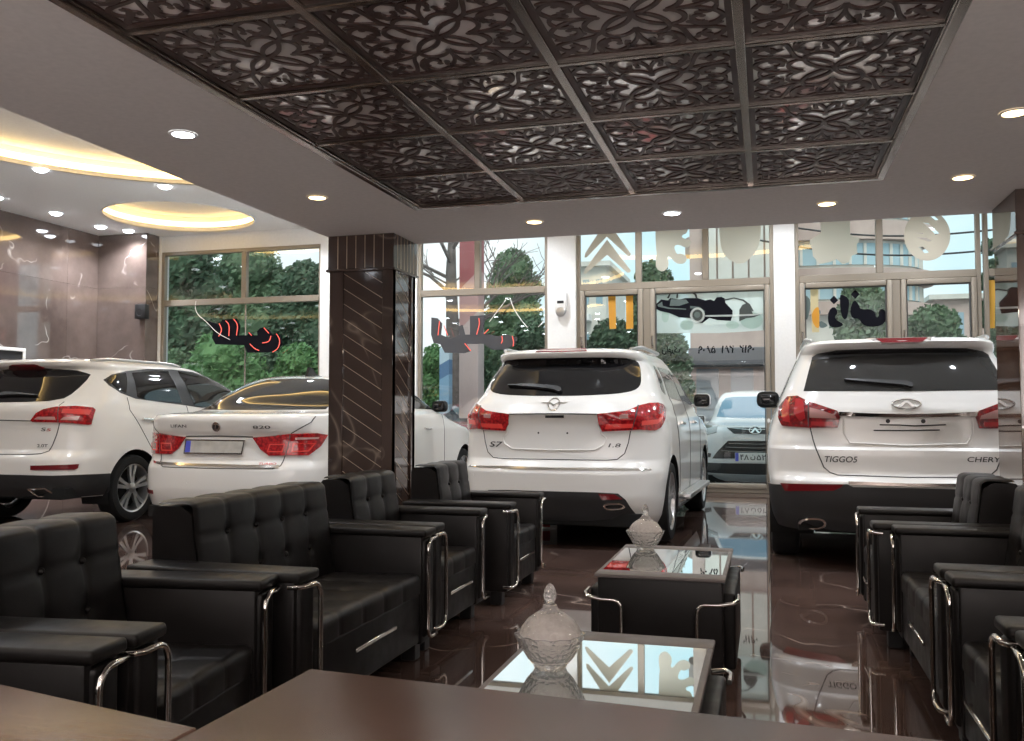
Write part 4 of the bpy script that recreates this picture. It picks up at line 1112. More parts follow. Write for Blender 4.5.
c.line('panel_gap', 'r', [(.64, .745), (.62, .66), (.56, .635), (0, .632), (-.56, .635), (-.62, .66), (-.64, .745)], .0045, M_seam)
c.line('trunk_lip', 'r', [(-.34, .91), (0, .915), (.34, .91)], .006, M_seam, .002)
for a in (-.28, .28): c.patch('parking_sensor', 'r', ell(a, .495, .012, .012, 14), M_car, .003)
f = MB().prism([(1.66, 1.50), (1.92, 1.525), (1.86, 1.54), (1.77, 1.60), (1.71, 1.61)], -.016, .016, 'x'); f.build('roof_fin', M_black, r)
for md, sd in (('R', 1), ('L', -1)):
    c.patch('side_window', md, [(1.12, 1.19), (1.45, 1.42), (1.62, 1.445), (2.28, 1.45), (2.34, 1.17), (1.3, 1.165)], M_tint, .004)
    c.patch('side_window', md, [(2.42, 1.17), (2.37, 1.45), (2.6, 1.42), (3.05, 1.285), (3.42, 1.16)], M_tint, .004)
    for y in (1.75, 2.75): c.line('door_handle', md, [(y, .94), (y + .2, .935)], .014, M_chrome, .016)
    c.line('panel_gap', md, [(2.38, 1.15), (2.40, .8), (2.40, .34)], .004, M_seam)
    c.line('panel_gap', md, [(3.45, 1.1), (3.42, .8), (3.42, .4)], .004, M_seam)
    c.mirror(sd, 3.42, 1.20, M_black, (.18, .13, .14), .0)

# ===== the car outside, nose to the glass
r = car_root('E', 'parked_car', 'white car parked outside, its nose seen between the middle and right cars', 'car')
c = Car('E', r, [.85, 3.45], .34)
c.body(M_carE); c.wheels_all()
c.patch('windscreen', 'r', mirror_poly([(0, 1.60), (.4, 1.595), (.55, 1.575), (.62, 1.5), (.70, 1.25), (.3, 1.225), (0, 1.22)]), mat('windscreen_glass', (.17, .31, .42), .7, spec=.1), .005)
for sg in (1, -1):
    c.patch('headlight', 'r', [(sg * a, z) for a, z in [(.92, 1.11), (.60, 1.10), (.61, 1.0), (.80, .95), (.95, 1.0)]], mat('headlight_glass', (.30, .31, .30), .1, .4, coat=1), .012)
    c.patch('fog_lamp', 'r', [(sg * a, z) for a, z in [(.70, .66), (.84, .70), (.84, .62), (.72, .60)]], M_black, .010)
gr = c.patch('grille', 'r', mirror_poly([(0, 1.075), (.44, 1.072), (.33, .985), (0, .98)]), M_black, .010)
c.line('grille_bar', 'r', [(-.42, 1.06), (-.12, 1.04), (.12, 1.04), (.42, 1.06)], .008, M_chrome, .014, parent=gr)
em = c.line('emblem', 'r', [(x, z) for x, z in ell(0, 1.028, .09, .05, 28)] + [(.09, 1.028)], .008, M_chrome, .018)
c.patch('emblem_mark', 'r', [(-.07, .995), (-.012, 1.06), (.012, 1.06), (.07, .995), (.035, .995), (0, 1.035), (-.035, .995)], M_chrome, .02, parent=em)
lw = c.patch('lower_grille', 'r', mirror_poly([(0, .875), (.42, .87), (.60, .69), (.68, .585), (0, .60)]), M_black, .010)
for z in (.83, .77, .71): c.line('grille_bar', 'r', [(-.40 - (.83 - z), z), (0, z - .01), (.40 + (.83 - z), z)], .007, M_steel, .014, parent=lw)
c.patch('bumper_skirt', 'r', mirror_poly([(0, .52), (.78, .515), (.80, .36), (0, .345)]), M_clad, .012)
c.patch('skid_plate', 'r', mirror_poly([(0, .34), (.78, .345), (.76, .24), (0, .235)]), M_rim, .014)
pl = c.patch('number_plate', 'r', [(-.31, .685), (.31, .685), (.31, .545), (-.31, .545)], M_white, .03, skirt=.03)
c.patch('plate_band', 'r', [(-.305, .68), (-.255, .68), (-.255, .55), (-.305, .55)], M_blue, .033, parent=pl)
c.text('\u06f4\u06f8', 'r', -.23, -.10, .57, .655, M_black, 'plate_digits', pl, .034); c.text('\u0646', 'r', -.075, .0, .57, .655, M_black, 'plate_digits', pl, .034)
c.text('\u06f5\u06f2\u06f1', 'r', .02, .20, .57, .655, M_black, 'plate_digits', pl, .034)
for md, sd in (('R', 1), ('L', -1)): c.mirror(sd, 1.55, 1.2, M_carE)
r = thing('parked_car', 'dark red car parked outside, its roof edge showing left of the middle white car', 'car', (-5.35, 15.2, -.2), 0)
c = Car('D', r, [1.02, 4.22], .33)
c.body(M_red_p); c.wheels_all()
c.patch('rear_window', 'r', mirror_poly([(0, 1.43), (.3, 1.425), (.44, 1.405), (.52, 1.33), (.63, 1.155), (0, 1.15)]), M_tint, .005)
for md in 'RL':
    c.patch('side_window', md, [(1.12, 1.19), (1.45, 1.39), (1.95, 1.41), (2.0, 1.17)], M_tint, .004); c.patch('side_window', md, [(2.07, 1.17), (2.03, 1.41), (2.3, 1.39), (3.02, 1.15)], M_tint, .004)
# ---------------------------------------------------------------- shop windows
ZR0, ZR1, ZH, ZB = 2.91, 3.01, 3.83, .0
def fr(b, x0, x1, z0, z1, d=.09, yo=0.0):
    b.box(x0, x1, YF - .05 + yo, YF - .05 + yo + d, z0, z1, .006, 1)
def pane(x0, x1, z0, z1, parent, yo=0.0):
    return MB().add([(x0, YF + yo, z0), (x1, YF + yo, z0), (x1, YF + yo, z1), (x0, YF + yo, z1)], [(0, 1, 2, 3)]).build('pane', M_glass, parent, smooth=False)
def window(n, x0, x1, uppers, lowers, label, sash=False, jb=.055):
    b = MB()
    fr(b, x0, x0 + jb, ZB, ZH); fr(b, x1 - jb, x1, ZB, ZH)
    fr(b, x0 + jb, x1 - jb, ZH - .06, ZH - .0005); fr(b, x0 + jb, x1 - jb, ZR0, ZR1, .1, -.005); fr(b, x0 + jb, x1 - jb, ZB + .0005, ZB + .06)
    for u in uppers: fr(b, u - .045, u + .045, ZR1, ZH - .06)
    for l in lowers: fr(b, l - (.05 if sash else .01), l + (.05 if sash else .01), ZB + .06, ZR0, .08 if sash else .03, .004 if sash else .03)
    f = struct(b.build('window_%d' % n, M_frame), label)
    us = [x0 + jb] + [v for u in uppers for v in (u - .045, u + .045)] + [x1 - jb]
    for i in range(0, len(us), 2): pane(us[i], us[i + 1], ZR1, ZH - .06, f)
    ls = [x0 + jb] + [v for l in lowers for v in (l - .05, l + .05)] + [x1 - jb] if sash else [x0 + jb, x1 - jb]
    for i in range(0, len(ls), 2):
        a, c = ls[i], ls[i + 1]
        if sash:
            s_ = MB(); k = .075
            for q in ((a, a + k, ZB + .06, ZR0), (c - k, c, ZB + .06, ZR0), (a + k, c - k, ZR0 - k, ZR0), (a + k, c - k, ZB + .06, ZB + .06 + k)): s_.box(q[0] + .004, q[1] - .004 if q[1] - q[0] < .1 else q[1], YF - .075, YF + .02, q[2], q[3] - .003, .010, 2)
            so_ = s_.build('sash', M_frame, f)
            g_ = MB()
            for q in ((a + k, a + k + .012, ZB + .13, ZR0 - k), (c - k - .012, c - k, ZB + .13, ZR0 - k), (a + k, c - k, ZR0 - k - .012, ZR0 - k)): g_.box(q[0], q[1], YF - .06, YF + .01, q[2], q[3])
            g_.build('gasket', M_frame_d, so_, smooth=False)
            pane(a + k, c - k, ZB + .13, ZR0 - k, so_)
            h = MB().box(a + .02, a + .045, YF - .10, YF - .07, 2.05, 2.11, .004, 1); h.tube([(a + .032, YF - .09, 2.08), (a + .032, YF - .125, 2.09), (a + .034, YF - .13, 2.22)], .011, 8)
            h.build('handle', M_steel, so_)
        else: pane(a, c, ZB + .06, ZR0, f)
    return f
window(1, WIN[0][0], WIN[0][1], [wx(245)], [wx(246)], 'shop window at the left in front of dense trees')
window(2, WIN[1][0], WIN[1][1], [wx(478)], [], 'shop window right of the square pillar')
window(3, WIN[2][0], WIN[2][1], [wx(639), wx(706)], [wx(647)], 'shop window above the middle car with three upper panes and two casements', True)
window(4, WIN[3][0], WIN[3][1], [wx(880)], [wx(896)], 'shop window above the rightmost car with two casements', True)
window(5, WIN[4][0], WIN[4][1], [], [], 'narrow shop window beside the right pillar')

# ---------------------------------------------------------------- stickers on the glass
def sticker_mat(name, col, tr=.5):
    m = bpy.data.materials.new(name); m.use_nodes = True; nt = m.node_tree; nt.nodes.clear()
    o = nt.nodes.new('ShaderNodeOutputMaterial'); d = nz(nt, 'ShaderNodeBsdfDiffuse'); t = nz(nt, 'ShaderNodeBsdfTranslucent'); mx = nt.nodes.new('ShaderNodeMixShader')
    for s in (d, t): s.inputs['Color'].default_value = (*col, 1)
    mx.inputs[0].default_value = tr
    nt.links.new(d.outputs[0], mx.inputs[1]); nt.links.new(t.outputs[0], mx.inputs[2]); nt.links.new(mx.outputs[0], o.inputs[0])
    return m
S_beige = sticker_mat('beige_vinyl', (.74, .68, .57), .55)
S_orange = sticker_mat('orange_vinyl', (.90, .48, .10), .55)
S_black = mat('black_vinyl', (.006, .006, .010), .8, spec=.1)
S_grey = sticker_mat('grey_vinyl', (.16, .20, .19), .3)
S_pale = sticker_mat('pale_yellow_vinyl', (.85, .70, .42), .55)
def film_mat():
    m = bpy.data.materials.new('mint_film'); m.use_nodes = True; nt = m.node_tree; nt.nodes.clear()
    o = nt.nodes.new('ShaderNodeOutputMaterial'); t = nz(nt, 'ShaderNodeBsdfTranslucent'); t.inputs['Color'].default_value = (.88, 1.0, .95, 1)
    d = nz(nt, 'ShaderNodeBsdfTransparent'); mx = nt.nodes.new('ShaderNodeMixShader'); mx.inputs[0].default_value = .3
    df = nz(nt, 'ShaderNodeBsdfDiffuse'); df.inputs['Color'].default_value = (.86, .97, .92, 1); m2 = nt.nodes.new('ShaderNodeMixShader'); m2.inputs[0].default_value = .5
    nt.links.new(t.outputs[0], m2.inputs[1]); nt.links.new(df.outputs[0], m2.inputs[2])
    nt.links.new(m2.outputs[0], mx.inputs[1]); nt.links.new(d.outputs[0], mx.inputs[2]); nt.links.new(mx.outputs[0], o.inputs[0]); return m
S_film = film_mat()
YD = YF - .006
def flat(name, polys, m, parent=None, o=(0, 0), s=1.0, Y=YD, th=.002, sm=0, holes=()):
    b = MB()
    for poly in polys:
        q = [at(o[0] + x / s, o[1] + y / s, Y) for x, y in poly]; q = [(p.x, p.z) for p in q]
        if sm: q = chaikin(q, sm)
        hs = []
        for h in holes:
            g = [at(o[0] + x / s, o[1] + y / s, Y) for x, y in h]; hs.append([(p.x, p.z) for p in g])
        V, F = cdt([q] + hs)
        b.add([(x, Y, z) for x, z in V], F)
        n = len(q); b.add([(x, Y, z) for x, z in q] + [(x, Y + th, z) for x, z in q], [(i, (i + 1) % n, n + (i + 1) % n, n + i) for i in range(n)])
    return b.build(name, m, parent, smooth=False)
o3 = dict(o=(575, 225), s=6.17)
def dec(label, polys, m, **k): return tag(flat('window_decal', polys, m, **k), label, 'window sticker', 'stickers on the shop windows')
dec('beige double chevron sticker on the upper pane above the middle car', [[(52, 300), (62, 270), (198, 90), (345, 280), (340, 292), (322, 294), (198, 184), (66, 302)], [(58, 200), (62, 175), (196, -30), (345, 178), (338, 192), (325, 190), (196, 72), (72, 200)]], S_beige, **o3)
dec('beige rearing animal silhouette sticker, second upper pane above the middle car', [[(495, 30), (500, 150), (505, 175), (498, 215), (500, 270), (540, 292), (575, 262), (578, 225), (568, 200), (582, 190), (620, 235), (660, 242), (688, 225), (688, 190), (650, 175), (628, 182), (608, 130), (640, 120), (690, 145), (715, 122), (712, 92), (660, 80), (660, 62), (692, 50), (700, 0), (680, -40), (620, -90), (560, -90), (500, -30)]], S_beige, sm=1, **o3)
o6 = dict(o=(700, 205), s=5.39)
dec('beige shield sticker on the third upper pane, left of the right column', [[(100, 20), (102, 130), (112, 230), (140, 285), (220, 327), (288, 272), (322, 205), (330, 110), (330, 20), (215, -20)]], S_beige, sm=1, **o6)
dec('beige jagged star sticker on the upper pane above the rightmost car', [[(660, 20), (650, 80), (652, 150), (590, 190), (605, 240), (608, 275), (645, 318), (700, 308), (735, 292), (770, 320), (800, 310), (815, 275), (848, 262), (845, 215), (862, 180), (810, 160), (808, 80), (800, 20), (730, -20)]], S_beige, **o6)
o7 = dict(o=(870, 200), s=5.107)
dec('beige round sticker with slanting slits on the upper pane at the right', [ell(292, 182, 118, 128, 44)], S_beige, holes=[[(228, 168), (275, 168), (270, 174)], [(235, 190), (285, 192), (318, 208), (300, 212), (260, 200)], [(270, 115), (300, 120), (355, 172), (335, 178), (310, 150)], [(245, 240), (270, 238), (300, 268), (280, 272)], [(300, 78), (325, 80), (350, 100), (335, 104)]], **o7)
ob = thing('window_stripes', 'two orange upright bars on the casement left of the vintage car picture', 'window sticker', (0, 0, 0), 0, 'stickers on the shop windows')
for e in ([(203, 415), (250, 415), (254, 640), (213, 642)], [(313, 413), (358, 413), (360, 640), (316, 642)]): flat('orange_bar', [e], S_orange, ob, **o3)
dec('orange upright bar on the narrow window beside the right pillar', [[(598, 410), (640, 408), (638, 654), (597, 656)]], S_orange, **o7)
o4 = dict(o=(645, 270), s=7.314)
film = dec('translucent mint film across the top of the large casement', [[(66, 128), (888, 118), (888, 440), (545, 462), (75, 462)]], S_film, Y=YF - .003, **o4)
sm_ = thing('window_lettering', 'painted grey shadows of letters below the vintage car picture on the large casement', 'lettering', (0, 0, 0), 0, 'stickers on the shop windows')
M_letter_shadow = sticker_mat('letter_shadow_grey', (.50, .62, .56), .5)  # shadows of letters, painted as grey-green patches on the glass
for e in (ell(148, 340, 27, 44, 18), ell(305, 402, 50, 38, 18), ell(780, 368, 82, 62, 22), ell(640, 402, 48, 28, 18)): flat('grey_letter_or_shadow', [e], M_letter_shadow, sm_, Y=YF - .005, **o4)
vc = thing('window_picture', 'black and white picture of a vintage convertible on the large casement', 'window sticker', tuple(at(710, 310, YD)), 0, 'stickers on the shop windows')
def vcp(name, polys, m, Y, sm=0, holes=()):
    o = flat(name, polys, m, None, (645, 270), 7.314, Y, .0015, sm, holes); o.parent = vc; o.location = -vc.location; return o
S_white = sticker_mat('white_vinyl', (.86, .90, .86), .6); S_dkg = mat('dark_grey_vinyl', (.045, .055, .05), .6)
vcp('car_silhouette', [[(80, 250), (118, 215), (168, 222), (185, 205), (250, 215), (300, 205), (385, 205), (440, 222), (478, 215), (505, 225), (525, 200), (560, 196), (585, 210), (588, 240), (640, 295), (640, 330), (628, 372), (530, 366), (470, 350), (420, 388), (380, 384), (340, 352), (250, 346), (180, 315), (110, 300), (82, 285)]], S_black, YF - .009)
vcp('car_silhouette', [[(690, 345), (690, 290), (712, 255), (740, 243), (765, 258), (790, 322), (860, 318), (800, 345), (740, 352), (690, 375)]], S_dkg, YF - .009)
vcp('body_shine', [[(190, 212), (300, 215), (320, 240), (250, 262), (180, 262)], [(90, 255), (125, 232), (130, 262), (180, 275), (300, 283), (300, 290), (170, 284), (95, 268)], [(330, 262), (400, 270), (440, 300), (430, 320), (380, 285), (330, 280)]], S_grey, YF - .012)
vcp('windscreen_outline', [[(160, 205), (185, 158), (205, 148), (340, 148), (378, 180), (385, 210), (372, 208), (362, 182), (330, 160), (245, 160), (240, 205), (228, 205), (232, 160), (208, 160), (188, 175), (175, 208)]], S_dkg, YF - .012)
vcp('whitewall_tyre', [ell(384, 330, 54, 56, 26)], S_white, YF - .0125)
vcp('wheel_disc', [ell(384, 330, 38, 41, 22)], S_dkg, YF - .0145)
vcp('hub_cap', [ell(382, 328, 22, 22, 16)], S_grey, YF - .0165)
vcp('chrome_line', [[(440, 330), (640, 326), (790, 322), (860, 312), (860, 322), (790, 334), (640, 340), (440, 342)]], S_white, YF - .0125)
vcp('wheel_arch_line', [[(575, 215), (650, 200), (720, 215), (768, 250), (795, 300), (785, 302), (755, 258), (715, 226), (650, 210), (585, 225)]], S_dkg, YF - .0105)
V, F = fit_text('\u06f0\u06f9\u06f1\u06f2  \u06f2\u06f8\u06f1  \u06f5\u06f8\u06f0\u06f9', 0, 1, 0, 1, mirror=True, bold=.03)
a, c = at(645 + 388 / 7.314, 270 + 612 / 7.314, YD), at(645 + 800 / 7.314, 270 + 548 / 7.314, YD)
tag(MB().add([(a.x + x * (c.x - a.x), YF - .008, a.z + y * (c.z - a.z)) for x, y in V], F).build('window_lettering', S_black, smooth=False), 'black phone number seen reversed on the large casement, under the vintage car picture', 'lettering', 'stickers on the shop windows')
V, F = fit_text('\u06a9\u0631\u0645\u0627\u0646', 0, 1, 0, 1, mirror=True)
a, c = at(662, 356, YD), at(680, 346, YD)
tag(MB().add([(a.x + x * (c.x - a.x), YF - .008, a.z + y * (c.z - a.z)) for x, y in V], F).build('window_lettering', S_black, smooth=False), 'small black word seen reversed at the lower left of the large casement', 'lettering', 'stickers on the shop windows')
o5 = dict(o=(790, 270), s=8.533)
lt = thing('window_lettering', 'large black and orange brush letters seen reversed on the casement above the rightmost car', 'lettering', (0, 0, 0), 0, 'stickers on the shop windows')
for nm, m, ps in [('black_letter', S_black, [[(370, 310), (405, 340), (402, 375), (380, 400), (400, 430), (462, 465), (420, 490), (340, 487), (322, 430), (328, 350)], [(430, 200), (500, 240), (506, 290), (490, 400), (465, 428), (435, 380), (425, 260)], [(545, 250), (585, 290), (600, 335), (690, 335), (725, 365), (737, 410), (762, 390), (755, 350), (790, 328), (820, 360), (820, 430), (780, 475), (680, 488), (620, 465), (590, 415), (530, 412), (510, 340)]]),
                  ('letter_dot', S_black, [[(338, 256), (375, 218), (412, 258), (375, 292)], [(518, 206), (556, 168), (595, 206), (556, 246)]]),
                  ('grey_letter_or_shadow', S_grey, [[(105, 220), (140, 215), (178, 260), (165, 380), (140, 435), (115, 400), (100, 300)], [(250, 425), (330, 470), (290, 495), (250, 490)], [(248, 330), (265, 360), (250, 385)]]),
                  ('orange_letter', S_orange, [[(235, 312), (250, 330), (252, 440), (250, 492), (225, 496), (192, 445), (185, 380), (205, 335)]])]:
    flat(nm, ps, m, lt, Y=YF - .009, sm=1 if nm != 'letter_dot' else 0, **o5)
flat('yellow_bar', [[(172, 150), (240, 148), (242, 320), (250, 530), (190, 532), (185, 480), (182, 360), (176, 330)], [(65, 425), (100, 425), (100, 525), (65, 528)]], S_pale, lt, Y=YF - .005, **o5)

# ---------------------------------------------------------------- hanging neon signs
M_neon = emit('red_neon', (1.0, .16, .12), 1.2)
def neon(label, o, s, Y, plate, tubes, wires, m):
    t = thing('neon_sign', label, 'neon sign', (0, 0, 0), 0, 'hanging neon signs in the windows')
    pb = flat('letter_plate', [plate], m, t, o, s, Y, .03)
    for tb in tubes:
        P = [at(o[0] + x / s, o[1] + y / s, Y - .012) for x, y in chaikin(tb, 2, False)]
        MB().tube(P, .0065, 8).build('neon_tube', M_neon, pb)
    for wv in wires:
        P = [at(o[0] + x / s, o[1] + y / s, Y - .02) for x, y in chaikin(wv, 2, False)]
        MB().tube(P, .006, 6).build('hanging_wire', M_white, t)
neon('black letter sign with red neon edges hanging in the leftmost window', (190, 290), 9.264, 12.96,
     [(155, 285), (270, 320), (300, 275), (430, 265), (460, 330), (445, 420), (530, 420), (540, 390), (590, 420), (625, 420), (622, 380), (650, 352), (685, 345), (735, 375), (755, 412), (830, 420), (852, 500), (800, 562), (720, 577), (530, 580), (500, 510), (235, 502), (202, 440), (215, 390), (165, 315)],
     [[(270, 310), (298, 370), (265, 430)], [(330, 285), (365, 320), (360, 425)], [(405, 270), (445, 320), (430, 420)], [(545, 395), (570, 420)], [(685, 350), (730, 400)], [(670, 490), (735, 480), (750, 425)], [(555, 500), (600, 545), (640, 560)], [(800, 405), (835, 460), (820, 540), (765, 575)]],
     [[(55, 100), (45, 160), (70, 230), (150, 290), (250, 400), (370, 460)]], S_black)
neon('dark letter sign with thin red neon edges hanging in the window right of the pillar', (415, 290), 6.736, 12.96,
     [(110, 185), (150, 190), (180, 225), (172, 300), (240, 330), (300, 300), (290, 245), (318, 235), (335, 300), (370, 300), (370, 175), (472, 170), (455, 290), (560, 310), (620, 300), (690, 320), (672, 370), (600, 402), (520, 402), (460, 362), (345, 362), (375, 410), (330, 425), (200, 422), (170, 365), (125, 357), (108, 300)],
     [[(165, 210), (155, 305)], [(195, 240), (220, 305)], [(430, 190), (435, 230), (415, 300)], [(495, 265), (465, 295)], [(585, 310), (590, 340), (580, 360)], [(655, 310), (665, 350), (660, 380)], [(335, 360), (375, 410)]],
     [[(500, 215), (580, 110), (635, 35), (660, 120), (720, 210), (760, 255)], [(830, 250), (870, 205)]], mat('grey_sign_plate', (.05, .05, .055), .6))

# ---------------------------------------------------------------- small wall things
p = at(561, 305, YF - .13)
t = thing('alarm_box', 'small white and grey alarm box on the white column left of the middle car', 'alarm', (p.x, YF - .10, p.z))
MB().box(-.085, .085, -.07, -.001, -.09, .19, .012, 2).build('case', M_white, t)
MB().lathe([(0, -.075), (.06, -.07), (.075, -.055), (.075, -.03)], 24, 'y', (0, -.01, -.10)).build('speaker_dome', M_rim, t)
MB().box(-.05, .05, -.076, -.068, .02, .06, .003, 1).build('window_strip', M_clad, t)
p = at(144, 312, YF - .43)
t = thing('wall_speaker', 'small black box speaker on the marble corner pilaster', 'speaker', (p.x, YF - .42, p.z))
MB().box(-.10, .10, -.12, -.001, -.12, .12, .012, 2).build('case', M_black, t)
MB().lathe([(.06, -.124), (.055, -.122), (.02, -.112), (0, -.11)], 20, 'y', (0, 0, -.02)).build('grille', M_clad, t)
pz = at(20, 352, 10.86); t = thing('picture_frame', 'white framed picture on the marble wall behind the left SUV', 'picture', (XL, 10.86, 1.87))
f = MB()
for y0, y1, z0, z1 in ((-.30, .30, .17, .22), (-.30, .30, -.22, -.17), (-.30, -.25, -.17, .17), (.25, .30, -.17, .17)): f.box(.001, .03, y0, y1, z0, z1, .004, 1)
f.build('frame', M_white, t); MB().box(.001, .012, -.25, .25, -.17, .17).build('print', M_clad, t, smooth=False)
t = thing('carton', 'small white and red carton on the floor under the middle SUV', 'box', (-2.06, 8.62, 0), .2)
MB().box(-.075, .075, -.05, .05, 0, .15, .004, 1).build('carton_body', M_white, t)
MB().box(-.0755, .01, -.0512, -.049, .02, .11).build('red_print', mat('red_print', (.55, .10, .09), .5), t, smooth=False)
# ---------------------------------------------------------------- outside
M_street = noisy('asphalt', (.13, .13, .135), (.19, .19, .19), 30, .9)
struct(MB().box(-70, 60, YF + .13, 90, -.45, -.2).build('ground', M_street, smooth=False), 'grey street outside the windows')
M_leafA = noisy('leaf_green', (.075, .135, .075), (.15, .23, .125), 1.4, .6, spec=.3)
M_leafB = noisy('leaf_dark', (.055, .095, .06), (.10, .165, .095), 1.4, .6, spec=.3)
M_leafC = noisy('leaf_fresh', (.085, .19, .075), (.16, .31, .12), 1.4, .6, spec=.3)
M_bark = noisy('bark', (.10, .085, .08), (.19, .165, .155), 6, .9)
def crown(blobs, n, size, seed):
    R = random.Random(seed); b = MB(); tot = sum(r ** 2 for *_, r in blobs)
    for (cx, cy, cz, r) in blobs:
        b.lathe([(max(r * .80 * math.sin(a), 0), -r * .80 * math.cos(a)) for a in np.linspace(0, PI, 9)], 14, 'z', (cx, cy, cz), mod=lambda a, i: 1 + .10 * math.sin(3 * a + i * 1.7))
        for _ in range(int(n * 3.2 * r ** 2 / tot)):
            d = Vector((R.gauss(0, 1), R.gauss(0, 1), R.gauss(0, 1))).normalized()
            p = Vector((cx, cy, cz)) + d * r * R.uniform(.80, 1.08)
            u = Vector((R.gauss(0, 1), R.gauss(0, 1), R.gauss(0, 1))).normalized(); v = u.orthogonal().normalized(); w = u.cross(v)
            s = size * R.uniform(.25, .62)
            b.add([p + v * s, p + w * s * .55, p - v * s, p - w * s * .55], [(0, 1, 2, 3)])
    return b
def tree(x, y, label, blobs, m, n=2600, size=.14, th=2.0, tr=.12, seed=1, name='tree', cat='tree', zg=-.2):
    t = thing(name, label, cat, (x, y, zg), 0, 'trees along the street')
    crown(blobs, n, size, seed).build('foliage', m, t, smooth=False)
    MB().tube([(0, 0, 0), (.05, 0, th * .5), (0, .05, th)], [tr, tr * .85, tr * .6], 10).build('trunk', M_bark, t)
    return t
def T(px, py, Y): p = at(px, py, Y); return p
def crown_tree(px, ytop, Y, wpx, label, m, n=2600, size=.14, seed=1, zlow=1.0, name='tree'):
    """round tree whose crown top and width are those seen through the windows"""
    p = at(px, ytop, Y); w = (at(px + wpx / 2, ytop, Y) - at(px - wpx / 2, ytop, Y)).length / 2
    H = p.z + .2; R = random.Random(seed); bl = []
    hgt = H - zlow
    for k in range(11):
        t = (k + .5) / 11; z = zlow + hgt * (.12 + .76 * t); rr = w * (.62 - .18 * abs(t - .4))
        a = k * 2.4
        bl.append((math.cos(a) * w * .48 * (1 - .5 * t), math.sin(a) * w * .40, z, rr))
    bl.append((0, 0, H - w * .5, w * .52))
    return tree(p.x, Y, label, bl, m, n, size, max(zlow + .3, 1.2), max(.09, w * .08), seed, name)
crown_tree(186, 238, 21, 92, 'dense dark green tree behind the leftmost window, beside the marble pilaster', M_leafB, 4200, .20, 3)
crown_tree(252, 242, 27.5, 95, 'dense tree behind the middle of the leftmost window', M_leafA, 4200, .20, 4)
crown_tree(306, 262, 22, 72, 'green tree behind the right end of the leftmost window', M_leafB, 3200, .18, 5)
crown_tree(226, 338, 16.8, 84, 'low bright green bushy tree behind the leftmost neon sign', M_leafC, 3000, .13, 6, .3)
crown_tree(300, 345, 18.6, 62, 'low fresh green bush under the right end of the leftmost neon sign', M_leafC, 2600, .13, 7, .3)
crown_tree(174, 350, 18.9, 40, 'low green bush behind the leftmost window near the pilaster', M_leafA, 2600, .13, 8, .3)
crown_tree(128, 230, 26, 66, 'tall dark tree behind the marble pilaster', M_leafB, 2600, .2, 18)
crown_tree(358, 250, 25, 66, 'tall green tree hidden mostly by the square pillar', M_leafA, 2600, .2, 19)
crown_tree(513, 250, 24.5, 68, 'rounded evergreen tree in the upper pane right of the pillar', M_leafA, 2800, .13, 9, 2.0)
crown_tree(530, 318, 21.2, 56, 'green bush behind the middle car, left of the white column', M_leafB, 2600, .13, 10, .3)
crown_tree(434, 345, 21, 36, 'small round green bush right of the square pillar', M_leafC, 1800, .11, 11, .3)
crown_tree(494, 310, 29, 50, 'dark green tree behind the red and white column', M_leafB, 2200, .15, 12, .3)
crown_tree(612, 320, 18, 74, 'clipped green tree behind the two orange bars', M_leafB, 3200, .13, 13, .4)
crown_tree(653, 262, 30, 66, 'tall green tree behind the animal sticker', M_leafA, 3200, .20, 14, 1.0)
crown_tree(674, 335, 17.5, 44, 'dark green hedge tree behind the large casement', M_leafB, 2400, .11, 15, .8)
crown_tree(862, 282, 17.6, 78, 'green leafy tree behind the black and orange letters', M_leafA, 2600, .16, 16, .5)
crown_tree(930, 306, 20.6, 84, 'green leafy bush behind the right casement', M_leafA, 2800, .15, 17, .5)
crown_tree(990, 240, 26, 30, 'narrow distant tree beside the right pillar', M_leafB, 1600, .2, 20, 1.0)
# bare tree
p = at(452, 260, 18.6); t = thing('bare_tree', 'bare grey tree with thin branches right of the square pillar', 'tree', (p.x, 18.6, -.2), 0)
b = MB().tube([(0, 0, 0), (.05, 0, 2.2), (-.04, .05, 4.4), (.0, 0, 5.2)], [.20, .17, .12, .08], 10); b.build('trunk', M_bark, t)
R = random.Random(5); b = MB()
def grow(p, d, l, r, k):
    q = p + d * l; m_ = p + d * l * .5 + Vector((R.uniform(-.1, .1), R.uniform(-.1, .1), R.uniform(-.05, .1))) * l
    b.tube([p, m_, q], [r, r * .8, r * .6], 5, caps=False)
    if k == 0: return
    for _ in range(3 if k > 1 else 4):
        e = (d + Vector((R.uniform(-.9, .9), R.uniform(-.7, .7), R.uniform(-.35, .6)))).normalized()
        grow(p + d * l * R.uniform(.5, 1), e, l * R.uniform(.55, .8), r * .55, k - 1)
for i in range(7):
    a = i * .9; grow(Vector((0, 0, 2.9 + i * .33)), Vector((math.cos(a), math.sin(a) * .6, .55)).normalized(), 1.5, .045, 3)
b.build('branches', M_bark, t)
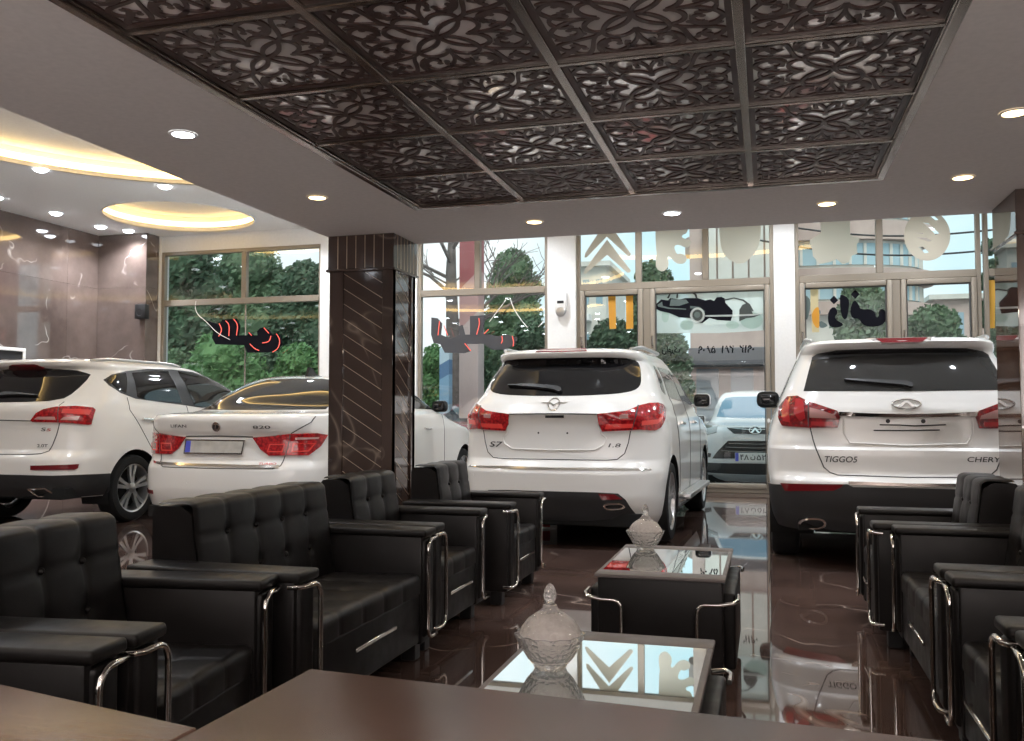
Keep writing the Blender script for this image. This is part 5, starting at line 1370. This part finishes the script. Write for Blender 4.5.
# painted columns
def striped(name, bands, diag):
    m, nt, bs = new_mat(name); v = coords(nt, (1, 1, 1), (0, diag, 0)); sp = nt.nodes.new('ShaderNodeSeparateXYZ'); nt.links.new(v, sp.inputs[0])
    md = nz(nt, 'ShaderNodeMath', operation='MULTIPLY'); md.inputs[1].default_value = bands[0]; nt.links.new(sp.outputs['Z'], md.inputs[0])
    fc = nz(nt, 'ShaderNodeMath', operation='FRACT'); nt.links.new(md.outputs[0], fc.inputs[0])
    r = ramp(nt, fc.outputs[0], bands[1]); r.color_ramp.interpolation = 'CONSTANT'; nt.links.new(r.outputs['Color'], bs.inputs['Base Color']); bs.inputs['Roughness'].default_value = .6
    return m
M_rw = striped('red_white_stripes', (.36, [(0, (.30, .075, .08)), (.3, (.52, .42, .41)), (.8, (.46, .27, .26))]), .75)
M_bl = striped('blue_stripes', (.8, [(0, (.24, .42, .60)), (.4, (.10, .20, .36)), (.6, (.45, .58, .68))]), .5)
def column(px, wpx, ytop, Y, m, label):
    a, c = at(px - wpx / 2, ytop, Y), at(px + wpx / 2, ytop, Y); w = c.x - a.x; cx = (a.x + c.x) / 2
    t = thing('street_column', label, 'column', (cx, Y, -.2))
    MB().box(-w / 2, w / 2, -w / 2, w / 2, .0, a.z + .2, .02, 2).build('shaft', m, t)
    MB().box(-w / 2 - .06, w / 2 + .06, -w / 2 - .06, w / 2 + .06, 0, .16, .02, 2).build('plinth', M_street, t)
column(472, 19, 225, 16.2, M_rw, 'tall red and white painted column outside, behind the grey neon sign')
column(446, 10, 348, 16.4, M_bl, 'short blue striped column outside, right of the square pillar')
# buildings
M_stone = noisy('pink_stone', (.46, .35, .31), (.56, .44, .39), 2, .8); M_cream = noisy('cream_wall', (.62, .60, .54), (.72, .70, .64), 2, .8)
M_shut = mat('grey_shutter', (.30, .33, .36), .5); M_wing = mat('far_window_glass', (.28, .40, .46), .1, spec=.8); M_dark = mat('dark_fascia', (.10, .10, .11), .6)
Y0 = 23.5
bx0, bx1 = at(690, 300, Y0).x, at(794, 300, Y0).x; zt = at(740, 205, Y0).z
t = thing('shop_building', 'pink stone shop building with grey shutters across the street', 'building', ((bx0 + bx1) / 2, Y0, -.2))
hw = (bx1 - bx0) / 2
z1 = at(740, 336, Y0).z + .2; z2 = at(740, 349, Y0).z + .2
MB().box(-hw, hw, 0, 2.4, 0, zt + 1.2).build('wall', M_stone, t, smooth=False)
for k in range(5):
    x = -hw + .5 + k * (2 * hw - 1.0) / 4
    MB().box(x - .17, x + .17, -.12, .0, z1 + .3, zt + 1.0).build('pilaster', M_cream, t, smooth=False)
MB().box(-hw, hw, -.7, 0, z2 - .45, z2, .03, 1).build('fascia', M_dark, t)
for k in range(3):
    x0 = -hw + .15 + k * 2 * hw / 3; x1 = x0 + 2 * hw / 3 - .3
    s = MB().box(x0, x1, -.1, 0, 0, z2 - .5)
    for j in range(9): s.box(x0, x1, -.14, -.1, .12 + j * .26, .12 + j * .26 + .13)
    s.build('shutter', M_shut, t, smooth=False)
# rounded apartment block
ax = at(800, 250, 27).x; pr_ = at(945, 250, 27).x; rad = (pr_ - ax) * .95
t = thing('apartment_building', 'apartment block with curved pink balconies at the right', 'building', (ax + .2, 27 + rad * .55, -.2))
def arc_band(r0, r1, z0, z1, n=40, a0=PI * .95, a1=PI * 2.12):
    b = MB(); V = []
    for i in range(n + 1):
        a = a0 + (a1 - a0) * i / n
        for r_, z in ((r0, z0), (r1, z0), (r1, z1), (r0, z1)): V.append((r_ * math.cos(a), r_ * math.sin(a) * .55, z))
    F = []
    for i in range(n):
        for k in range(4): F.append((i * 4 + k, i * 4 + (k + 1) % 4, i * 4 + 4 + (k + 1) % 4, i * 4 + 4 + k))
    return b.add(V, F)
arc_band(.2, rad * .88, 0, 12).build('core_wall', M_cream, t, angle=30)
def zz(y): return at(870, y, 27).z + .2
for y0, y1 in ((316, 296), (282, 262), (240, 214), (190, 160)):
    arc_band(rad * .7, rad, zz(y0 - 3), zz(y1 + 4)).build('balcony_band', M_stone, t, angle=30)
for y0, y1 in ((297, 282), (262, 240), (214, 190)):
    g = arc_band(rad * .70, rad * .905, zz(y0), zz(y1)); gl_ = g.build('glazing', mat('pale_blue_glazing', (.36, .52, .58), .2), t, angle=30)
    m_ = MB()
    for i in range(26):
        a = PI * (1.0 + 1.1 * i / 25); m_.box(-.04, .04, -.04, .04, zz(y0), zz(y1), M=Matrix.Translation((rad * .91 * math.cos(a), rad * .91 * math.sin(a) * .55, 0)))
    m_.build('glazing_bars', M_cream, gl_, smooth=False)
def house(px0, px1, ytop, Y, label, m, roof=None):
    a, c = at(px0, ytop, Y), at(px1, ytop, Y); hw = (c.x - a.x) / 2
    t = thing('house', label, 'building', ((a.x + c.x) / 2, Y, -.2)); H = a.z + .2
    MB().box(-hw, hw, 0, 6, 0, H).build('wall', m, t, smooth=False)
    MB().box(-hw - .25, hw + .25, -.3, 6.2, H, H + .22).build('roof_slab', M_cream, t, smooth=False)
    for k in range(3):
        for j in range(2):
            x = -hw + hw * 2 * (k + .5) / 3; MB().box(x - hw * .16, x + hw * .16, -.04, 0, H - 1.8 - j * 2.6, H - .6 - j * 2.6).build('window', M_wing, t, smooth=False)
    for j in range(2): MB().box(-hw * .7, hw * .3, -.8, 0, H - 2.6 - j * 2.7, H - 2.3 - j * 2.7).build('balcony', M_white, t, smooth=False)
house(566, 606, 268, 42, 'small pale house with balconies beyond the chevron sticker', M_cream)
house(934, 985, 300, 45, 'distant pinkish house beyond the right casement', M_stone)
# overhead cables
for i, (ya, yb) in enumerate(((222, 228), (238, 246))):
    P0, P1 = at(760, ya, 22), at(1010, yb, 22); P = []
    for k in range(25):
        q = k / 24; P.append((P0.x + (P1.x - P0.x) * q, 22 + i * .3, P0.z + (P1.z - P0.z) * q - .25 * math.sin(PI * q)))
    tag(MB().tube(P, .022, 6).build('overhead_cable', M_black), ('upper' if i == 0 else 'lower') + ' dark overhead cable outside the windows above the rightmost car', 'cable', 'overhead cables')
# ---------------------------------------------------------------- lamps
def spot(parent, col, energy, size=150, z=-.02, rad=.05, blend=.9):
    l = bpy.data.lights.new('lamp', 'SPOT'); l.color = col; l.energy = energy; l.spot_size = math.radians(size); l.spot_blend = blend; l.shadow_soft_size = rad
    o = bpy.data.objects.new('lamp', l); COL.objects.link(o); o.parent = parent; o.location = (0, 0, z); return o
WARM, COOL = (1.0, .85, .68), (.90, .94, 1.0)
def downlight(x, y, z, warm, label, group, energy, r=.043, dome=.004):
    t = thing('downlight', label, 'ceiling light', (x, y, z), 0, group)
    MB().lathe([(r * 1.3, -.001), (r * 1.28, -.004), (r * 1.08, -.006), (r * 1.0, -.004)], 28).build('trim_ring', M_white, t)
    MB().lathe([(r * 1.02, -.0045), (r * .8, -.0045 - dome * .6), (r * .4, -.0045 - dome * .95), (0, -.0045 - dome)], 24).build('lens', M_warm if warm else M_cool, t, smooth=False)
    if energy: spot(t, WARM if warm else COOL, energy, z=-.02 - dome)
    return t
GLO, GHI = 'recessed lamps of the low ceiling', 'recessed lamps of the high ceiling'
EL, EH = 16, 118
for x, y, wm, lab in [(-1.333, 5.21, 1, 'warm recessed ceiling lamp above the middle white car, left of the cool white one'), (-.516, 5.2, 0, 'cool white recessed ceiling lamp above the gap between the middle and right cars'),
                      (.324, 5.19, 1, 'warm recessed ceiling lamp above the left side of the rightmost white car'), (.925, 4.78, 1, 'warm recessed ceiling lamp right of the fretwork panels, nearest the right pillar'),
                      (.918, 3.79, 1, 'warm recessed ceiling lamp cut by the right picture edge'), (-2.29, 4.30, 1, 'warm recessed ceiling lamp left of the fretwork panels, near the square pillar'),
                      (-2.295, 3.16, 0, 'cool white recessed ceiling lamp left of the fretwork panels, farther from the square pillar')]:
    downlight(x, y, ZS, wm, lab, GLO, EL)
for x, y in [(.92, 2.7), (-2.295, 1.9), (.92, 1.5), (-2.29, .6), (-.6, .2), (.92, .1), (-.6, -1.4), (-2.2, -1.2), (1.6, -1.2)]:
    o = spot(None, WARM, EL * .8); o.location = (x, y, ZS - .02); o.name = 'lamp'
hi = [(-8.53, 8.97, 'cool recessed lamp between the big glowing cove and the left picture edge'), (-7.6, 10.1, 'cool recessed lamp between the two glowing ceiling coves'),
      (-10.25, 10.0, 'cool recessed lamp along the marble wall, at the left picture edge'), (-10.2, 11.04, 'cool recessed lamp along the marble wall, second from the left picture edge'),
      (-10.26, 12.05, 'cool recessed lamp along the marble wall, second from the leftmost window'), (-10.05, 12.45, 'cool recessed lamp above the corner pilaster beside the leftmost window'),
      (-9.3, 7.6, 'cool recessed lamp above the big glowing cove at the left picture edge')]
for x, y, lab in hi: downlight(x, y, ZC, 0, lab, GHI, EH, .085, .035)
RL = 'cool recessed lamp of the high ceiling over the parked cars, seen only as reflections'
for x, y in [(-6.9, 12.2), (-5.2, 12.2), (-3.4, 12.2), (-1.6, 12.2), (.2, 12.2), (2.0, 12.2), (-4.6, 10.9), (2.6, 10.4), (2.6, 8.4), (-3.4, 6.6), (-1.4, 6.6), (.4, 6.6), (2.2, 6.6)]:
    downlight(x, y, ZC, 0, RL, GHI, EH, .085, .035)
for i, y in enumerate((5.0, 3.6, 2.2, -.6, -2.2, -3.8, -5.4, -7.0)):
    for k, x in enumerate((-10.0, -8.4, -6.8, -5.2, -3.6)):
        if i == 2 and 0 < k < 4 : continue
        downlight(x + .3 * (i % 2), y, ZC, 0, RL.replace('over the parked cars', 'of the left hall'), GHI, EH * .8 if (i + k) % 3 == 0 and i < 6 else 0, .085, .035)
for i, (cx, cy, rx, ry) in enumerate(COVES):
    lab = ['round glowing ceiling cove above the leftmost window', 'huge glowing ceiling cove cut off by the left picture edge', 'oval glowing ceiling cove above the middle cars, seen only in reflections', 'oval glowing ceiling cove of the left hall, seen as orange streaks in the window glass'][i]
    t = thing('cove_light', lab, 'cove light', (cx, cy, ZC), 0, 'warm glowing ceiling coves'); n = 80
    up = MB().lathe([(1, -.012), (1.02, -.012), (1.02, .07), (1.05, .07), (1.05, .24), (0, .24)], n)
    up.v = [(x * rx, y * ry, z) for x, y, z in up.v]; up.build('recess', M_white, t, angle=25)
    st = MB().lathe([(1.022, .072), (1.045, .072), (1.045, .15), (1.022, .15)], n)
    st.v = [(x * rx, y * ry, z) for x, y, z in st.v]; st.build('led_strip', M_strip, t, angle=25)
# unseen area light added behind the desks to brighten the low ceiling
al = bpy.data.lights.new('soffit_fill', 'AREA'); al.shape = 'RECTANGLE'; al.size = 6.2; al.size_y = 1.7; al.energy = 195; al.color = (1.0, .92, .90)
ao = bpy.data.objects.new('soffit_fill', al); COL.objects.link(ao); ao.location = (.6, YB + 1.0, .95); ao.rotation_euler = (PI, 0, 0)
# ---------------------------------------------------------------- sky and sun
wd = bpy.data.worlds.new('sky'); SC.world = wd; wd.use_nodes = True
nt = wd.node_tree; bg = nt.nodes['Background']
tc = nt.nodes.new('ShaderNodeTexCoord'); n = nz(nt, 'ShaderNodeTexNoise', Scale=2.6, Detail=6.0); nt.links.new(tc.outputs['Generated'], n.inputs['Vector'])
r = ramp(nt, n.outputs['Fac'], [(.40, (.52, .78, .86)), (.66, (.88, .93, .95))])
nt.links.new(r.outputs['Color'], bg.inputs['Color']); bg.inputs['Strength'].default_value = 1.0
sun = bpy.data.lights.new('sun', 'SUN'); sun.energy = 1.5; sun.angle = .6; sun.color = (1, .95, .88)
sn = bpy.data.objects.new('sun', sun); COL.objects.link(sn); sn.rotation_euler = (math.radians(40), 0, math.radians(20)); sn.location = (0, 30, 30)
vs = SC.view_settings; vs.view_transform = 'Standard'; vs.look = 'None'; vs.gamma = 1.0; vs.exposure = 0.43; vs.use_curve_mapping = False
